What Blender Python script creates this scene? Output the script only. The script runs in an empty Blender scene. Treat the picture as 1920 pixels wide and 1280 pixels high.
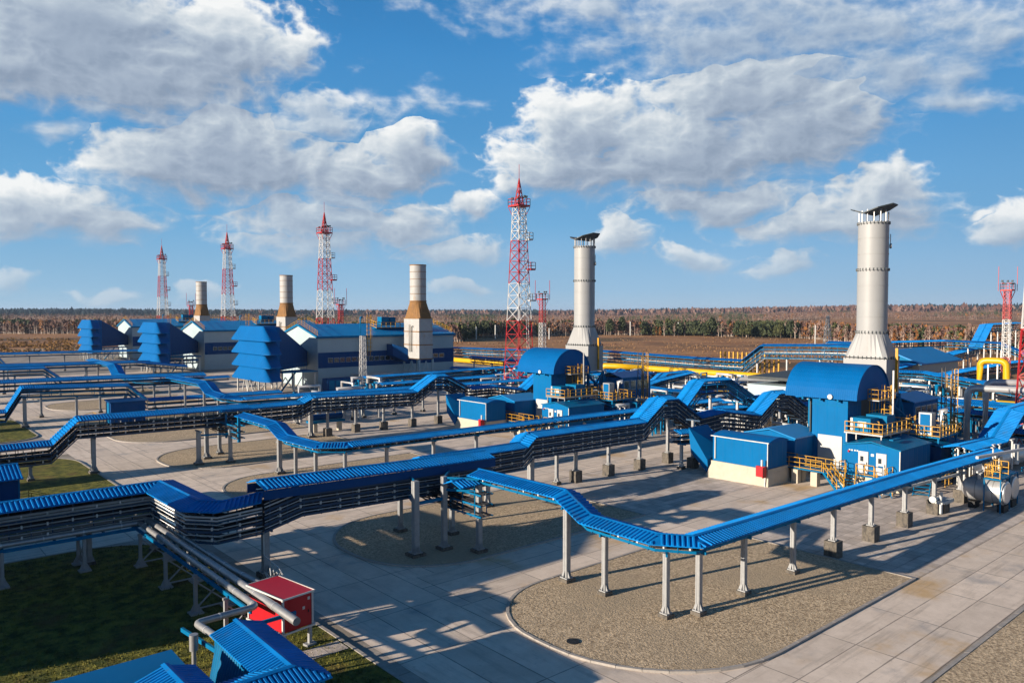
import bpy, math, random
from mathutils import Vector, Matrix, noise as mnoise
C = bpy.context.scene.collection
SC = bpy.context.scene
R = math.radians
random.seed(7)
# ------------------------------------------------------------------ camera
AZ = R(49.1)                      # world X and Y are the two directions of the plant grid
cam_d = bpy.data.cameras.new('camera'); cam = bpy.data.objects.new('camera', cam_d); C.objects.link(cam)
cam_d.sensor_width = 36; cam_d.lens = 36*1450/1920; cam_d.clip_end = 60000; cam_d.clip_start = .5
cam.location = (0, 0, 18)
cam.rotation_euler = (R(90)-math.atan(58/1450), 0, AZ-R(90))
SC.camera = cam
# ------------------------------------------------------------------ sun, exposure
SUN_EL, SUN_AZ = R(13.5), R(180-12.5)        # azimuth of the sun measured from +X towards +Y
sd = bpy.data.lights.new('sun', 'SUN'); sd.energy = 4.4; sd.angle = R(.5); sd.color = (1, .87, .71)
so = bpy.data.objects.new('sun', sd); C.objects.link(so)
sv = Vector((math.cos(SUN_EL)*math.cos(SUN_AZ), math.cos(SUN_EL)*math.sin(SUN_AZ), math.sin(SUN_EL)))
so.rotation_euler = sv.to_track_quat('Z', 'Y').to_euler()
so.location = (-20, 20, 60)
SC.view_settings.view_transform = 'Standard'; SC.view_settings.look = 'None'
SC.view_settings.gamma = 1; SC.view_settings.exposure = 0.75
# ------------------------------------------------------------------ world: Nishita sky and clouds in sky directions (azimuth, elevation)
W = bpy.data.worlds.new('World'); SC.world = W; W.use_nodes = True
nt = W.node_tree; nt.nodes.clear()
def mk(nt, t, **k):
    n = nt.nodes.new(t)
    for a, b in k.items():
        if a.startswith('i_'):
            n.inputs[int(a[2:])].default_value = b
        else: setattr(n, a, b)
    return n
def ma(nt, op, a, b=None, c=None, clamp=False):
    n = nt.nodes.new('ShaderNodeMath'); n.operation = op; n.use_clamp = clamp
    for i, v in enumerate((a, b, c)):
        if v is None: continue
        if isinstance(v, (int, float)): n.inputs[i].default_value = v
        else: nt.links.new(v, n.inputs[i])
    return n.outputs[0]
def vm(nt, op, a, b=None):
    n = nt.nodes.new('ShaderNodeVectorMath'); n.operation = op
    for i, v in enumerate((a, b)):
        if v is None: continue
        if isinstance(v, tuple): n.inputs[i].default_value = v
        else: nt.links.new(v, n.inputs[i])
    return n.outputs['Value'] if op in ('LENGTH', 'DOT_PRODUCT') else n.outputs[0]
def mapr(nt, v, a, b, c=0., d=1., smooth=True):
    n = nt.nodes.new('ShaderNodeMapRange'); n.interpolation_type = 'SMOOTHSTEP' if smooth else 'LINEAR'
    nt.links.new(v, n.inputs[0])
    for i, x in enumerate((a, b, c, d)): n.inputs[i+1].default_value = x
    return n.outputs[0]
def mixc(nt, f, a, b, blend='MIX'):
    n = nt.nodes.new('ShaderNodeMix'); n.data_type = 'RGBA'; n.blend_type = blend
    if isinstance(f, (int, float)): n.inputs[0].default_value = f
    else: nt.links.new(f, n.inputs[0])
    for i, v in ((6, a), (7, b)):
        if isinstance(v, tuple): n.inputs[i].default_value = (*v, 1)
        else: nt.links.new(v, n.inputs[i])
    return n.outputs[2]
import numpy as np
CLOUDS = [[-29.2, 17.4, 9.94, 4.83, 1.25, 0], [-25.8, 15.0, 10.58, 2.85, 1.05, 0], [-21.1, 17.1, 6.53, 3.32, 1.1, 0], [-15.4, 17.4, 2.2, 2.29, 0.8, 0], [-32.7, 14.7, 6.16, 2.99, 1.1, 0], [-26.1, 12.8, 4.78, 1.42, 0.6, 0.3], [-20.1, 10.7, 7.32, 3.9, 1.15, 0], [-16.9, 9.4, 8.32, 2.84, 1.05, 0], [-23.5, 9.1, 4.99, 2.17, 0.95, 0], [-7.5, 11.3, 3.3, 2.35, 1.05, 0], [-10.5, 9.7, 4.58, 2.33, 1.0, 0], [-13.9, 13.1, 3.35, 1.92, 0.7, 0.4], [-7.9, 14.1, 3.49, 1.57, 0.5, 1], [-30.7, 6.2, 5.55, 2.04, 1.05, 0], [-28.3, 5.6, 3.37, 1.74, 0.8, 0], [-33.5, 6.3, 2.47, 1.81, 0.9, 0], [-13.2, 6.2, 8.61, 1.73, 0.75, 0.2], [-8.6, 5.9, 4.25, 1.76, 0.8, 0], [-4.3, 4.0, 4.32, 1.18, 0.65, 0.2], [-13.9, 4.7, 5.96, 1.34, 0.6, 0.3], [-32.8, 1.6, 1.67, 1.0, 0.75, 0], [-27.5, 0.9, 1.24, 0.46, 0.7, 0], [-21.8, 1.1, 1.53, 0.73, 0.6, 0], [-3.2, 1.3, 2.76, 0.67, 0.85, 0], [-30.1, 11.2, 1.48, 0.48, 0.5, 0.6], [5.5, 12.8, 5.09, 3.34, 1.15, 0], [2.4, 10.2, 4.34, 2.17, 1.1, 0], [6.7, 9.8, 8.58, 2.16, 1.05, 0], [12.1, 10.8, 9.07, 3.86, 1.15, 0], [16.9, 14.5, 8.32, 3.4, 1.1, 0], [16.2, 16.3, 3.28, 1.33, 0.9, 0], [22.5, 13.0, 4.39, 3.47, 1.0, 0], [19.7, 11.8, 5.95, 3.35, 1.05, 0], [15.1, 7.3, 6.26, 1.53, 0.85, 0], [12.4, 7.9, 4.14, 1.35, 0.8, 0], [25.1, 7.2, 3.56, 2.33, 1.0, 0], [22.5, 5.9, 6.07, 2.01, 0.85, 0], [-3.2, 7.3, 1.97, 0.99, 0.75, 0], [-1.2, 8.7, 1.58, 0.99, 0.6, 0], [8.2, 5.1, 2.32, 1.56, 0.85, 0], [13.0, 3.8, 2.63, 1.04, 0.85, 0], [19.2, 2.9, 2.64, 1.04, 0.85, 0], [32.7, 5.2, 2.52, 1.66, 1.05, 0], [30.4, 6.0, 1.18, 0.27, 0.55, 0], [16.9, 19.0, 11.94, 3.4, 0.62, 0.75], [11.3, 18.1, 5.7, 1.94, 0.5, 1], [23.8, 17.9, 8.27, 2.89, 0.6, 0.8], [31.5, 16.1, 3.44, 2.36, 0.6, 0.8], [6.3, 20.7, 7.81, 1.57, 0.5, 1], [27.0, 14.9, 4.7, 1.76, 0.55, 0.7], [28.3, 13.2, 4.29, 0.87, 0.5, 1], [13.2, 20.7, 9.36, 1.54, 0.6, 0.8], [-12.1, 7.8, 3.78, 1.55, 0.6, 0.3], [20.4, 15.6, 6.94, 1.48, 0.7, 0.5], [0.0, 21.2, 6.32, 0.71, 0.3, 1]]
def pnoise(x, y, seed):
    rs = np.random.RandomState(seed); p = rs.permutation(512); ang = rs.rand(512)*2*np.pi; gx, gy = np.cos(ang), np.sin(ang)
    xi = np.floor(x).astype(np.int32); yi = np.floor(y).astype(np.int32); xf = (x-xi).astype(np.float32); yf = (y-yi).astype(np.float32)
    u = xf**3*(xf*(xf*6-15)+10); v = yf**3*(yf*(yf*6-15)+10)
    def g(a, b, dx, dy):
        h = p[(p[(xi+a) & 511]+yi+b) & 511]; return gx[h]*dx+gy[h]*dy
    n0 = g(0, 0, xf, yf)*(1-u)+g(1, 0, xf-1, yf)*u; n1 = g(0, 1, xf, yf-1)*(1-u)+g(1, 1, xf-1, yf-1)*u
    return (n0*(1-v)+n1*v)*1.5
def fbm(x, y, oct, seed, bil=False, gain=.5):
    s = 0; a = 1; tot = 0
    for i in range(oct):
        n = pnoise(x*2**i, y*2**i, seed+i)
        if bil: n = 1-2.2*np.abs(n)
        s = s+a*n; tot += a; a *= gain
    return s/tot
def blur(a, r):
    for ax in (0, 1):
        for _ in range(2):
            c = np.cumsum(np.pad(a, [(r, r) if i == ax else (0, 0) for i in (0, 1)], mode='edge'), ax, dtype=np.float64); n = a.shape[ax]
            a = ((np.take(c, range(2*r, 2*r+n), ax)-np.take(c, range(0, n), ax))/(2*r)).astype(np.float32)
    return a
def smooth(x, a, b): t = np.clip((x-a)/(b-a), 0, 1); return t*t*(3-2*t)
# the afternoon's clouds: azimuth right of the view axis, elevation, half-widths (all degrees), weight, wispiness
def make_sky(NX=2400, NY=840, A0=-40., A1=40., E0=-.5, E1=27.5):
    az, el = np.meshgrid(np.linspace(A0, A1, NX, dtype=np.float32), np.linspace(E0, E1, NY, dtype=np.float32))
    wx = fbm(az*.16, el*.26, 4, 11)*2.6; wy = fbm(az*.16, el*.26, 4, 31)*1.5
    qx, qy = az+wx, el+wy
    m = np.full(az.shape, -1., np.float32); wis = np.zeros(az.shape, np.float32); tv = np.zeros(az.shape, np.float32)
    for (a, e, ra, re, w, ws) in CLOUDS:
        d2 = ((qx-a)/ra)**2+((qy-e)/re)**2
        # flatter base than top
        d2 = np.where(qy < e, d2+((qy-e)/re)**2*.5, d2)
        f = w*(1-np.sqrt(d2)); k = np.maximum(f, -1)
        wis = np.where(k > m, ws, wis); tv = np.where(k > m, (qy-e)/re-(qx-a)/ra*.35, tv)
        hh = .22; dlt = np.clip((k-m)/hh*.5+.5, 0, 1); m = m*(1-dlt)+k*dlt+hh*dlt*(1-dlt)
    es = el*1.5
    bil = fbm(az*.36+wx*.12, es*.36+wy*.12, 6, 51, True, .52); fine = fbm(az*.9, es*.9, 6, 71, False, .6); wv = fbm(az*.2+el*.06, el*.42, 7, 91, False, .55)
    kk = 3
    ws_ = wis
    D = m+(1-ws_)*(bil*.46+.02+fine*.15*(.6+np.clip(tv, -1, 1)*.4))+ws_*(wv*1.0+bil*.22+fine*.12)
    soft = .36+.6*np.clip(.5-tv*.6+wv*.6, 0, 1); alpha = smooth(D, .0, soft)*(1-.35*ws_)
    alpha = np.where(ws_ > .5, smooth(D, -.15, .75)*.8, alpha)
    dens = np.clip(D, 0, 1.1)
    ppd = NX/(A1-A0)
    def march(dirx, diry, L, n):
        s = np.zeros_like(dens)
        for i in range(1, n+1):
            ox = int(round(dirx*L*i/n*ppd)); oy = int(round(diry*L*i/n*ppd))
            s += np.roll(np.roll(dens, -ox, 1), -oy, 0) if oy >= 0 else np.roll(np.roll(dens, -ox, 1), -oy, 0)
        return s/n
    near = march(-.75, .66, 1.1, 8); far = march(-.45, .9, 4.2, 14)
    lit = np.exp(-1.5*near)*.50+np.exp(-2.1*far)*.62
    tvb = blur(np.clip(tv, -1.2, 1.2)*np.clip(1-wis, .2, 1), 24)
    lit = lit*.74+.10+(bil-.25)*.17+tvb*.25
    rim = np.clip((dens-near)*.9, -.25, .4)
    b = np.clip(lit+rim*.45-.05, 0, 1)
    # colours (linear, as they should leave the camera)
    stops = [(0, (.27, .345, .46)), (.25, (.36, .44, .555)), (.5, (.50, .58, .67)), (.75, (.70, .755, .80)), (1, (.92, .935, .935))]
    cc = np.stack([np.interp(b, [s[0] for s in stops], [s[1][c] for s in stops]) for c in range(3)], -1)
    t = np.clip(el/25., 0, 1)
    pts = [(0, (.40, .555, .70)), (.06, (.31, .51, .71)), (.25, (.17, .415, .69)), (.5, (.095, .325, .635)), (.75, (.055, .255, .57)), (1, (.035, .20, .50))]
    sk = np.stack([np.interp(t, [s[0] for s in pts], [s[1][c] for s in pts]) for c in range(3)], -1)
    sk *= (1+fbm(az*.05, el*.1, 3, 5)[..., None]*.10)
    side = np.clip(-az/40, -1, 1)[..., None]; sk = sk*(1+np.array([-.05, 0, 0])*side)
    hz = (1-smooth(el, 0, 9))[..., None]
    cc = cc*(1-.65*hz)+(np.array([.47, .575, .68]))*.65*hz
    al = (alpha*(.6+.4*smooth(el, .5, 6)))[..., None]
    return sk*(1-al)+cc*al

EXPO = 1.06
SKYIM = make_sky()
ny, nx = SKYIM.shape[:2]
im = bpy.data.images.new('sky_radiance', nx, ny, alpha=False, float_buffer=True); im.colorspace_settings.name = 'Non-Color'
buf = np.ones((ny, nx, 4), np.float32); buf[..., :3] = SKYIM; im.pixels.foreach_set(buf.ravel()); im.update()
tc = nt.nodes.new('ShaderNodeTexCoord')
sep = nt.nodes.new('ShaderNodeSeparateXYZ'); nt.links.new(tc.outputs['Generated'], sep.inputs[0])
ca, sa = math.cos(AZ), math.sin(AZ)
fwd = ma(nt, 'ADD', ma(nt, 'MULTIPLY', sep.outputs[0], ca), ma(nt, 'MULTIPLY', sep.outputs[1], sa))
rgt = ma(nt, 'SUBTRACT', ma(nt, 'MULTIPLY', sep.outputs[0], sa), ma(nt, 'MULTIPLY', sep.outputs[1], ca))
az = ma(nt, 'MULTIPLY', ma(nt, 'ARCTAN2', rgt, fwd), 57.2958)
el = ma(nt, 'MULTIPLY', ma(nt, 'ARCSINE', sep.outputs[2]), 57.2958)
uu = ma(nt, 'DIVIDE', ma(nt, 'PINGPONG', ma(nt, 'ADD', az, 40.+160.*2), 80.), 80.)
vv = ma(nt, 'DIVIDE', ma(nt, 'ADD', el, .5), 28., clamp=True)
cmb = nt.nodes.new('ShaderNodeCombineXYZ'); nt.links.new(uu, cmb.inputs[0]); nt.links.new(vv, cmb.inputs[1])
ti = nt.nodes.new('ShaderNodeTexImage'); ti.image = im; ti.extension = 'EXTEND'; nt.links.new(cmb.outputs[0], ti.inputs[0])
sky = nt.nodes.new('ShaderNodeTexSky'); sky.sky_type = 'NISHITA'; sky.sun_disc = False
sky.sun_elevation = SUN_EL; sky.sun_rotation = math.pi/2-SUN_AZ
sky.air_density = 1.0; sky.dust_density = .2; sky.ozone_density = 4.0; sky.altitude = 100
hs = nt.nodes.new('ShaderNodeHueSaturation'); hs.inputs['Saturation'].default_value = 1.25; nt.links.new(sky.outputs[0], hs.inputs['Color'])
nis = vm(nt, 'MULTIPLY', hs.outputs[0], (.05, .05, .05))
k = 1/2**EXPO
zen = mixc(nt, mapr(nt, el, 24, 60), (.016*k, .15*k, .40*k), (.0005*k, .042*k, .135*k))
high = mixc(nt, .12, zen, nis)
low = vm(nt, 'MULTIPLY', ti.outputs[0], (k, k, k))
tot = mixc(nt, mapr(nt, el, 24.5, 28.5), low, high)
tot = mixc(nt, mapr(nt, el, -3, 0), (.03, .04, .05), tot)
bg = nt.nodes.new('ShaderNodeBackground'); bg.inputs[1].default_value = 1.0
nt.links.new(tot, bg.inputs[0])
wo = nt.nodes.new('ShaderNodeOutputWorld'); nt.links.new(bg.outputs[0], wo.inputs[0])
SC.view_settings.exposure = EXPO
W.cycles.sampling_method = 'MANUAL'; W.cycles.sample_map_resolution = 512
SC.cycles.max_bounces = 5; SC.cycles.diffuse_bounces = 2; SC.cycles.glossy_bounces = 2

# ------------------------------------------------------------------ materials
MT = {}
def mat(name, col, rough=.6, metal=0., var=.12, scale=1.5, bump=0., bscale=30., stain=None, spec=.4, dirt=0.):
    m = bpy.data.materials.new(name); m.use_nodes = True; t = m.node_tree
    b = t.nodes['Principled BSDF']; b.inputs['Roughness'].default_value = rough; b.inputs['Metallic'].default_value = metal
    b.inputs['Specular IOR Level'].default_value = spec
    g = t.nodes.new('ShaderNodeNewGeometry')
    n = mk(t, 'ShaderNodeTexNoise', i_2=scale, i_3=6.0, i_4=.65); t.links.new(g.outputs['Position'], n.inputs[0])
    f = mapr(t, n.outputs[0], .3, .7, 1-var, 1+var, smooth=False)
    cc = t.nodes.new('ShaderNodeVectorMath'); cc.operation = 'SCALE'; cc.inputs[0].default_value = col; t.links.new(f, cc.inputs['Scale'])
    out = cc.outputs[0]
    if stain:
        n2 = mk(t, 'ShaderNodeTexNoise', i_2=stain[1], i_3=8.0, i_4=.7); t.links.new(vm(t, 'MULTIPLY', g.outputs['Position'], (1., 1., .35)), n2.inputs[0])
        out = mixc(t, mapr(t, n2.outputs[0], stain[2], stain[3]), out, stain[0])
    t.links.new(out, b.inputs['Base Color'])
    if bump:
        n3 = mk(t, 'ShaderNodeTexNoise', i_2=bscale, i_3=5.0, i_4=.6); t.links.new(g.outputs['Position'], n3.inputs[0])
        bp = t.nodes.new('ShaderNodeBump'); bp.inputs['Strength'].default_value = bump; bp.inputs['Distance'].default_value = .05
        t.links.new(n3.outputs[0], bp.inputs['Height']); t.links.new(bp.outputs[0], b.inputs['Normal'])
    MT[name] = m; return m
mat('roof_blue', (.003, .170, .49), .5, spec=.06, var=.24, scale=.5, stain=((.035, .125, .28), 1.3, .55, .75))
mat('hall_roof', (.004, .19, .46), .38, var=.08, scale=.5, spec=.3)
mat('panel_blue', (.0008, .108, .285), .5, spec=.06, var=.07, scale=.5, stain=((.010, .11, .26), 1.2, .62, .8))
mat('barrel_blue', (.0008, .098, .30), .5, spec=.06, var=.08, scale=.5, stain=((.03, .12, .26), 2.2, .68, .85))
mat('steel_blue', (.002, .125, .27), .5, spec=.06, var=.12, scale=2.)
mat('navy_panel', (.006, .052, .17), .5, spec=.06, var=.06)
mat('frame_shaded', (.012, .045, .095), .55, var=.2, scale=2.)  # blue frame steel darkened: shade under the rack roofs put into the colour
mat('galv', (.33, .33, .33), .45, .55, var=.15, scale=2.5)
mat('grey_steel', (.28, .285, .29), .5, .1, var=.12, scale=3., stain=((.25, .22, .19), 2., .62, .8))
mat('silver', (.50, .50, .50), .36, .45, var=.10, scale=1.2)
mat('cable', (.018, .020, .026), .55, var=.3, scale=4.)
mat('clamp_white', (.50, .50, .48), .4, var=.1)
mat('pipe_grey', (.42, .42, .41), .4, .3, var=.15, scale=2.)
mat('yellow', (.46, .235, .010), .45, var=.12, scale=2.)
mat('pipe_yellow', (.55, .32, .004), .38, var=.10, scale=.5, stain=((.30, .20, .05), .8, .6, .85))
mat('red', (.40, .005, .012), .40, var=.06)
mat('tower_red', (.36, .014, .018), .5, var=.15, scale=1.)
mat('tower_white', (.50, .49, .48), .5, var=.08)
mat('white', (.44, .44, .42), .5, var=.07, scale=.6, stain=((.45, .40, .33), .8, .60, .8))
mat('offwhite', (.42, .41, .37), .5, var=.06, scale=.7, stain=((.50, .42, .33), .45, .58, .8))
mat('wall_grey', (.32, .40, .43), .6, var=.05, scale=.4)
mat('plinth', (.42, .375, .30), .8, var=.08, scale=1.5, bump=.15, stain=((.36, .31, .24), 1.1, .58, .78))
mat('block', (.115, .10, .082), .9, var=.35, scale=5., bump=.4, stain=((.045, .042, .04), 3., .45, .65))
mat('rust', (.20, .098, .028), .75, var=.25, scale=1.4, stain=((.16, .085, .04), 1.7, .5, .75))
mat('rusty_white', (.34, .34, .335), .6, var=.1, scale=.8, stain=((.30, .19, .11), 1.3, .56, .72))
mat('kerb', (.33, .30, .27), .85, var=.15, scale=3., bump=.15)
mat('glass', (.015, .025, .035), .12, var=.2, spec=.8)
mat('door_grey', (.42, .42, .42), .5, var=.05)
mat('black', (.012, .012, .013), .6, var=.2)
mat('bark', (.42, .34, .28), .85, var=.3, scale=3.)
mat('bark_dark', (.12, .085, .06), .9, var=.3, scale=3.)
mat('twig', (.100, .050, .038), .9, var=.35, scale=.15)
mat('twig_pale', (.165, .100, .078), .9, var=.3, scale=.15)
mat('pine', (.038, .050, .020), .85, var=.4, scale=.2)
mat('pine_pale', (.062, .068, .022), .85, var=.3, scale=.2)  # lighter green, given to some whole pines
mat('larch', (.19, .078, .020), .85, var=.35, scale=.15)
mat('shrub_gold', (.22, .115, .022), .9, var=.4, scale=.12)
mat('hill_green', (.006, .018, .024), .95, var=.5, scale=.006)
mat('meadow_stem', (.20, .11, .05), .95, var=.3, scale=.3)
mat('chimney', (.285, .290, .292), .5, .0, var=.04, scale=.5, stain=((.26, .235, .20), .35, .60, .85))
mat('cap_dark', (.035, .045, .05), .6, var=.2)

def ribbed(src, name, period, axis, depth=.03):
    m = MT[src].copy(); m.name = name; t = m.node_tree; b = t.nodes['Principled BSDF']
    g = t.nodes.new('ShaderNodeNewGeometry'); s = t.nodes.new('ShaderNodeSeparateXYZ'); t.links.new(g.outputs['Position'], s.inputs[0])
    if axis == 'XY': v = ma(t, 'ADD', s.outputs[0], s.outputs[1])
    else: v = s.outputs['XYZ'.index(axis)]
    w = ma(t, 'PINGPONG', v, period/2)
    h = mapr(t, w, period*.08, period*.18)
    bp = t.nodes.new('ShaderNodeBump'); bp.inputs['Strength'].default_value = 1.; bp.inputs['Distance'].default_value = depth
    t.links.new(h, bp.inputs['Height']); t.links.new(bp.outputs[0], b.inputs['Normal'])
    MT[name] = m
ribbed('panel_blue', 'panel_blue_ribbed', 1.1, 'XY', .02)
ribbed('wall_grey', 'wall_grey_ribbed', 1.2, 'XY', .012)
ribbed('navy_panel', 'navy_ribbed', 1.2, 'XY', .012)
ribbed('barrel_blue', 'barrel_ribbed', .24, 'Y', .02)
ribbed('hall_roof', 'roof_ribbed_x', .5, 'X', .03)
ribbed('barrel_blue', 'louvre_blue', 1.0, 'XY', .02)

def ground_mat(name, col, col2, nscale, rough=.9, bump=.3, bscale=6., joints=None, slabvar=.1, stain=None, jcol=(.06, .05, .045), big=None, bdist=.08):
    m = bpy.data.materials.new(name); m.use_nodes = True; t = m.node_tree
    b = t.nodes['Principled BSDF']; b.inputs['Roughness'].default_value = rough; b.inputs['Specular IOR Level'].default_value = .25
    g = t.nodes.new('ShaderNodeNewGeometry'); P = g.outputs['Position']
    n = mk(t, 'ShaderNodeTexNoise', i_2=nscale, i_3=8.0, i_4=.7); t.links.new(P, n.inputs[0])
    out = mixc(t, mapr(t, n.outputs[0], .35, .65), col, col2)
    if big:
        n4 = mk(t, 'ShaderNodeTexNoise', i_2=big[1], i_3=6.0, i_4=.6); t.links.new(P, n4.inputs[0])
        out = mixc(t, mapr(t, n4.outputs[0], big[2], big[3]), out, big[0])
    if joints:
        x0, px, y0, py, w = joints
        s = t.nodes.new('ShaderNodeSeparateXYZ'); t.links.new(P, s.inputs[0])
        u = ma(t, 'DIVIDE', ma(t, 'SUBTRACT', s.outputs[0], x0), px); v = ma(t, 'DIVIDE', ma(t, 'SUBTRACT', s.outputs[1], y0), py)
        c = t.nodes.new('ShaderNodeCombineXYZ'); t.links.new(ma(t, 'FLOOR', u), c.inputs[0]); t.links.new(ma(t, 'FLOOR', v), c.inputs[1])
        wn = t.nodes.new('ShaderNodeTexWhiteNoise'); t.links.new(c.outputs[0], wn.inputs[0])
        sc = t.nodes.new('ShaderNodeVectorMath'); sc.operation = 'SCALE'; t.links.new(out, sc.inputs[0])
        t.links.new(mapr(t, wn.outputs[0], 0, 1, 1-slabvar, 1+slabvar, smooth=False), sc.inputs['Scale']); out = sc.outputs[0]
        du = ma(t, 'MULTIPLY', ma(t, 'PINGPONG', u, .5), abs(px)); dv = ma(t, 'MULTIPLY', ma(t, 'PINGPONG', v, .5), abs(py))
        nw = mk(t, 'ShaderNodeTexNoise', i_2=.8, i_3=4.0); t.links.new(P, nw.inputs[0])
        j = ma(t, 'MINIMUM', du, dv)
        j = ma(t, 'ADD', j, ma(t, 'MULTIPLY', ma(t, 'SUBTRACT', nw.outputs[0], .5), w*1.5))
        jm = mapr(t, j, w*.4, w*1.1, .62, 0.)
        out = mixc(t, jm, out, jcol)
    if stain:
        n2 = mk(t, 'ShaderNodeTexNoise', i_2=stain[1], i_3=5.0, i_4=.6); t.links.new(P, n2.inputs[0])
        out = mixc(t, mapr(t, n2.outputs[0], stain[2], stain[3]), out, stain[0])
    if joints:      # dirt, drips and tyre marks
        st = mk(t, 'ShaderNodeTexNoise', i_2=.9, i_3=7.0, i_4=.7); t.links.new(vm(t, 'MULTIPLY', P, ((.12, 1.6, 1.) if name != 'slab_y' else (1.6, .12, 1.))), st.inputs[0])
        out = mixc(t, mapr(t, st.outputs[0], .50, .70, 0, .42), out, (.22, .18, .145))
        sp = mk(t, 'ShaderNodeTexNoise', i_2=2.3, i_3=8.0, i_4=.75); t.links.new(P, sp.inputs[0])
        out = mixc(t, mapr(t, sp.outputs[0], .58, .70, 0, .42), out, (.17, .14, .115))
    t.links.new(out, b.inputs['Base Color'])
    if bump:
        n3 = mk(t, 'ShaderNodeTexNoise', i_2=bscale, i_3=6.0, i_4=.65); t.links.new(P, n3.inputs[0])
        bp = t.nodes.new('ShaderNodeBump'); bp.inputs['Strength'].default_value = bump; bp.inputs['Distance'].default_value = bdist
        t.links.new(n3.outputs[0], bp.inputs['Height']); t.links.new(bp.outputs[0], b.inputs['Normal'])
    MT[name] = m
CON = (.63, .52, .42); CON2 = (.73, .61, .50)
ground_mat('slab_x', CON, CON2, .7, joints=(40.9, 6.0, 20.9, -2.03, .045), slabvar=.09, bump=.12, bscale=8, stain=((.56, .38, .20), .16, .54, .74), big=((.40, .36, .33), .25, .55, .75))
ground_mat('slab_y', CON, CON2, .7, joints=(21.0, 2.33, 3.0, 6.0, .045), slabvar=.09, bump=.12, bscale=8, stain=((.44, .34, .24), .2, .62, .8), big=((.40, .36, .33), .25, .55, .75))
ground_mat('paving', (.49, .415, .355), (.60, .515, .445), .8, joints=(53.9, .9, 21.0, .9, .03), slabvar=.17, bump=.25, bscale=5, stain=((.42, .32, .22), .3, .58, .78), jcol=(.16, .14, .125))
ground_mat('yard_mix', (.27, .235, .20), (.40, .355, .31), .25, joints=(0, 6.0, 0, 4.0, .05), slabvar=.12, bump=.25, bscale=3, stain=((.26, .22, .17), .08, .5, .65), jcol=(.14, .12, .1))
ground_mat('gravel', (.22, .160, .100), (.66, .515, .345), 6.5, bump=1., bscale=8.0, big=((.38, .30, .205), .10, .40, .7), bdist=.10)
ground_mat('lawn', (.045, .060, .010), (.20, .185, .030), 1.1, bump=.8, bscale=7, big=((.15, .10, .03), .28, .52, .72), bdist=.2)
ground_mat('steppe', (.26, .115, .045), (.42, .215, .09), .035, bump=.6, bscale=.6, big=((.105, .065, .034), .010, .48, .64), stain=((.22, .15, .05), .02, .60, .75), bdist=.5)

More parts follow.
